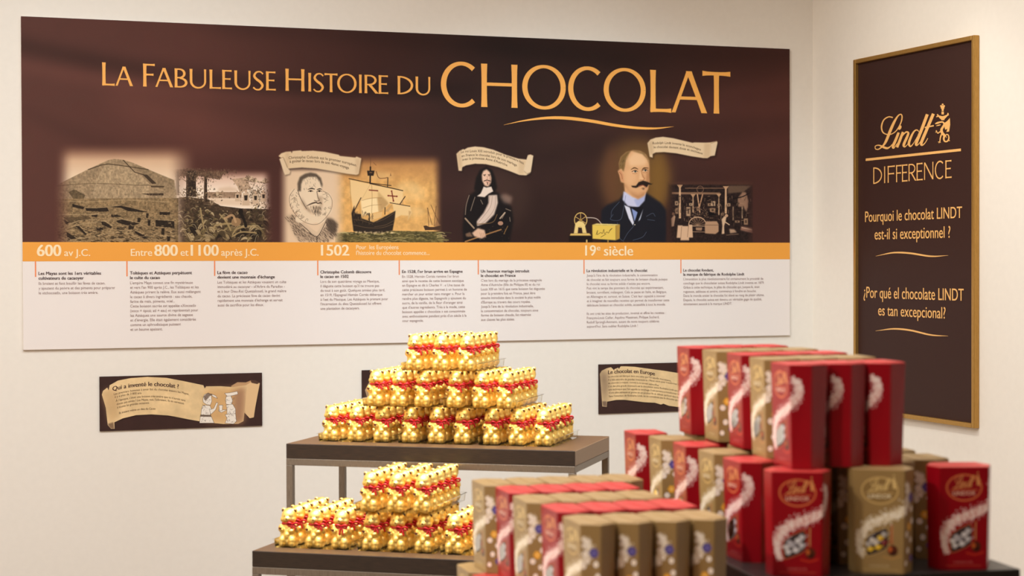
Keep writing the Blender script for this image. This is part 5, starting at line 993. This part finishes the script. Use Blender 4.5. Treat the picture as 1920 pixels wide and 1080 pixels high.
def place_box(kind, x, y, z, rz, scale, label, group):
    b = PROTO[kind] if not _used[kind] else copy_tree(PROTO[kind]); _used[kind] = True
    b.location = (x, y, z); b.rotation_euler = (0, 0, rz); b.scale = scale if isinstance(scale, tuple) else (scale, scale, scale); tag(b, label, 'chocolate box', group)
    return b
# the larger display at the right
BS2, BROT = 1.06, -0.133; BO = (0.748, -4.231); BZ = FLOOR_TO_POSTER - 0.1775
def bl(x, y): return rot2(BO, BROT, x * BS2, y * BS2)
tb = bl(-0.012, -0.012)
display_table((tb[0], tb[1], 0), BROT, 0.408 * BS2, 0.76 * BS2, BZ, 'black display table at right carrying the tallest stack of chocolate boxes', M['black_table'], M['steel'], 0.045, 0.025, 0.012)
GB = 'boxes of the tall stack on the black table'
FACE_L = BROT - math.pi / 2
jit = lambda a: R.uniform(-a, a)
ROWY = [.178, .300, .424, .538, .650]; ROWX = [.010, .010, .005, -.003, -.016]
for r, (y, k) in enumerate(zip(ROWY, ['red', 'gold', 'red', 'gold', 'red'])):
    p = bl(ROWX[r] + BD / 2, y); place_box(k, p[0], p[1], BZ, FACE_L + jit(.04), BS2, '%s box on the black table, lower tier, left edge, %s from the front' % (k, ORD[r]), GB)
for c in range(4):
    for r in range(5):
        if c == 3 and r > 3: continue
        k = 'gold' if (c == 3 or r == 0 or (c + r) % 2 == 0) else 'red'
        p = bl(.112 + .0665 * c, .128 + .118 * r + (.0 if c < 3 else .02)); place_box(k, p[0], p[1], BZ, FACE_L + jit(.02), BS2, '%s box on the black table, lower tier inside, %s column, %s row back' % (k, ORD[c], ORD[r]), GB)
for k, x, y, rz, lb in [('red', .060, .030, -.50, 'red box standing at front of the black table, nearest the left corner, with bright glare'), ('gold', .189, .026, -.58, 'gold box with yellow wrapped sweet showing, between two red ones at the front'), ('red', .317, .030, -.32, 'red box at front right corner of the black table, against the wall')]:
    p = bl(x, y); place_box(k, p[0], p[1], BZ, rz, BS2, lb, GB)
UZ = BZ + (BH + .0024) * BS2
for r, (y, k) in enumerate(zip([.064, .205, .345, .468, .598], ['red', 'gold', 'red', 'gold', 'red'])):
    for c, x in enumerate([.076, .142, .205]):
        kk = 'red' if r == 0 else k
        p = bl(x + (0, .016, .028, .027, .022)[r], y + (0 if c == 0 else .012)); place_box(kk, p[0], p[1], UZ, FACE_L + jit(.03) + (.0, .06, .05)[c] * (r == 0), BS2, '%s box on the black table, upper tier, %s column from left, %s' % (kk, ORD[c], 'front row' if r == 0 else ORD[r] + ' row back'), GB)
# the nearer stack at the lower left of the boxes
FS, FROT = (1.2, 0.93, 1.0), -0.085; FO = (0.440, -4.160); FTOP = FLOOR_TO_POSTER - 0.078; FZ = FTOP - (BH + .0022)
def fl(x, y): return rot2(FO, FROT, x * .92, y * .92)
GF = 'boxes of the nearer stack'; FACE_F = FROT - math.pi / 2
for r, k in enumerate(['gold', 'red', 'gold', 'red', 'gold']):
    for c in range(5 if r == 4 else 4):
        p = fl(.0075 + .0325 + .0645 * c + (0, .005, -.011, -.008, -.024)[r], -.012 + (0, .147, .277, .412, .532)[r] - .008); place_box(k, p[0], p[1], FZ, FACE_F + jit(.02), FS, '%s box in nearer stack, top tier, %s column from left, %s' % (k, ORD[c], 'front row' if r == 0 else ORD[r] + ' row back'), GF)
LZ = FZ - (BH + .0024)
for r in range(6):
    for c in range(5 if r > 3 else 4):
        k = ['red', 'gold', 'red', 'gold', 'red', 'gold'][r]
        p = fl(-.040 + .0325 + .066 * c, -.085 + .125 * r); place_box(k, p[0], p[1], LZ, FACE_F + jit(.02), FS, '%s box in nearer stack, bottom tier, %s column from left, %s' % (k, ORD[c], 'front row' if r == 0 else ORD[r] + ' row back'), GF)
tb = fl(-.05, -.17)
display_table((tb[0], tb[1], 0), FROT, 0.325 * .92, 0.86 * .92, LZ, 'black display table under the nearer stack of boxes, low and out of sight', M['black_table'], M['steel'], 0.045, 0.025, 0.012)
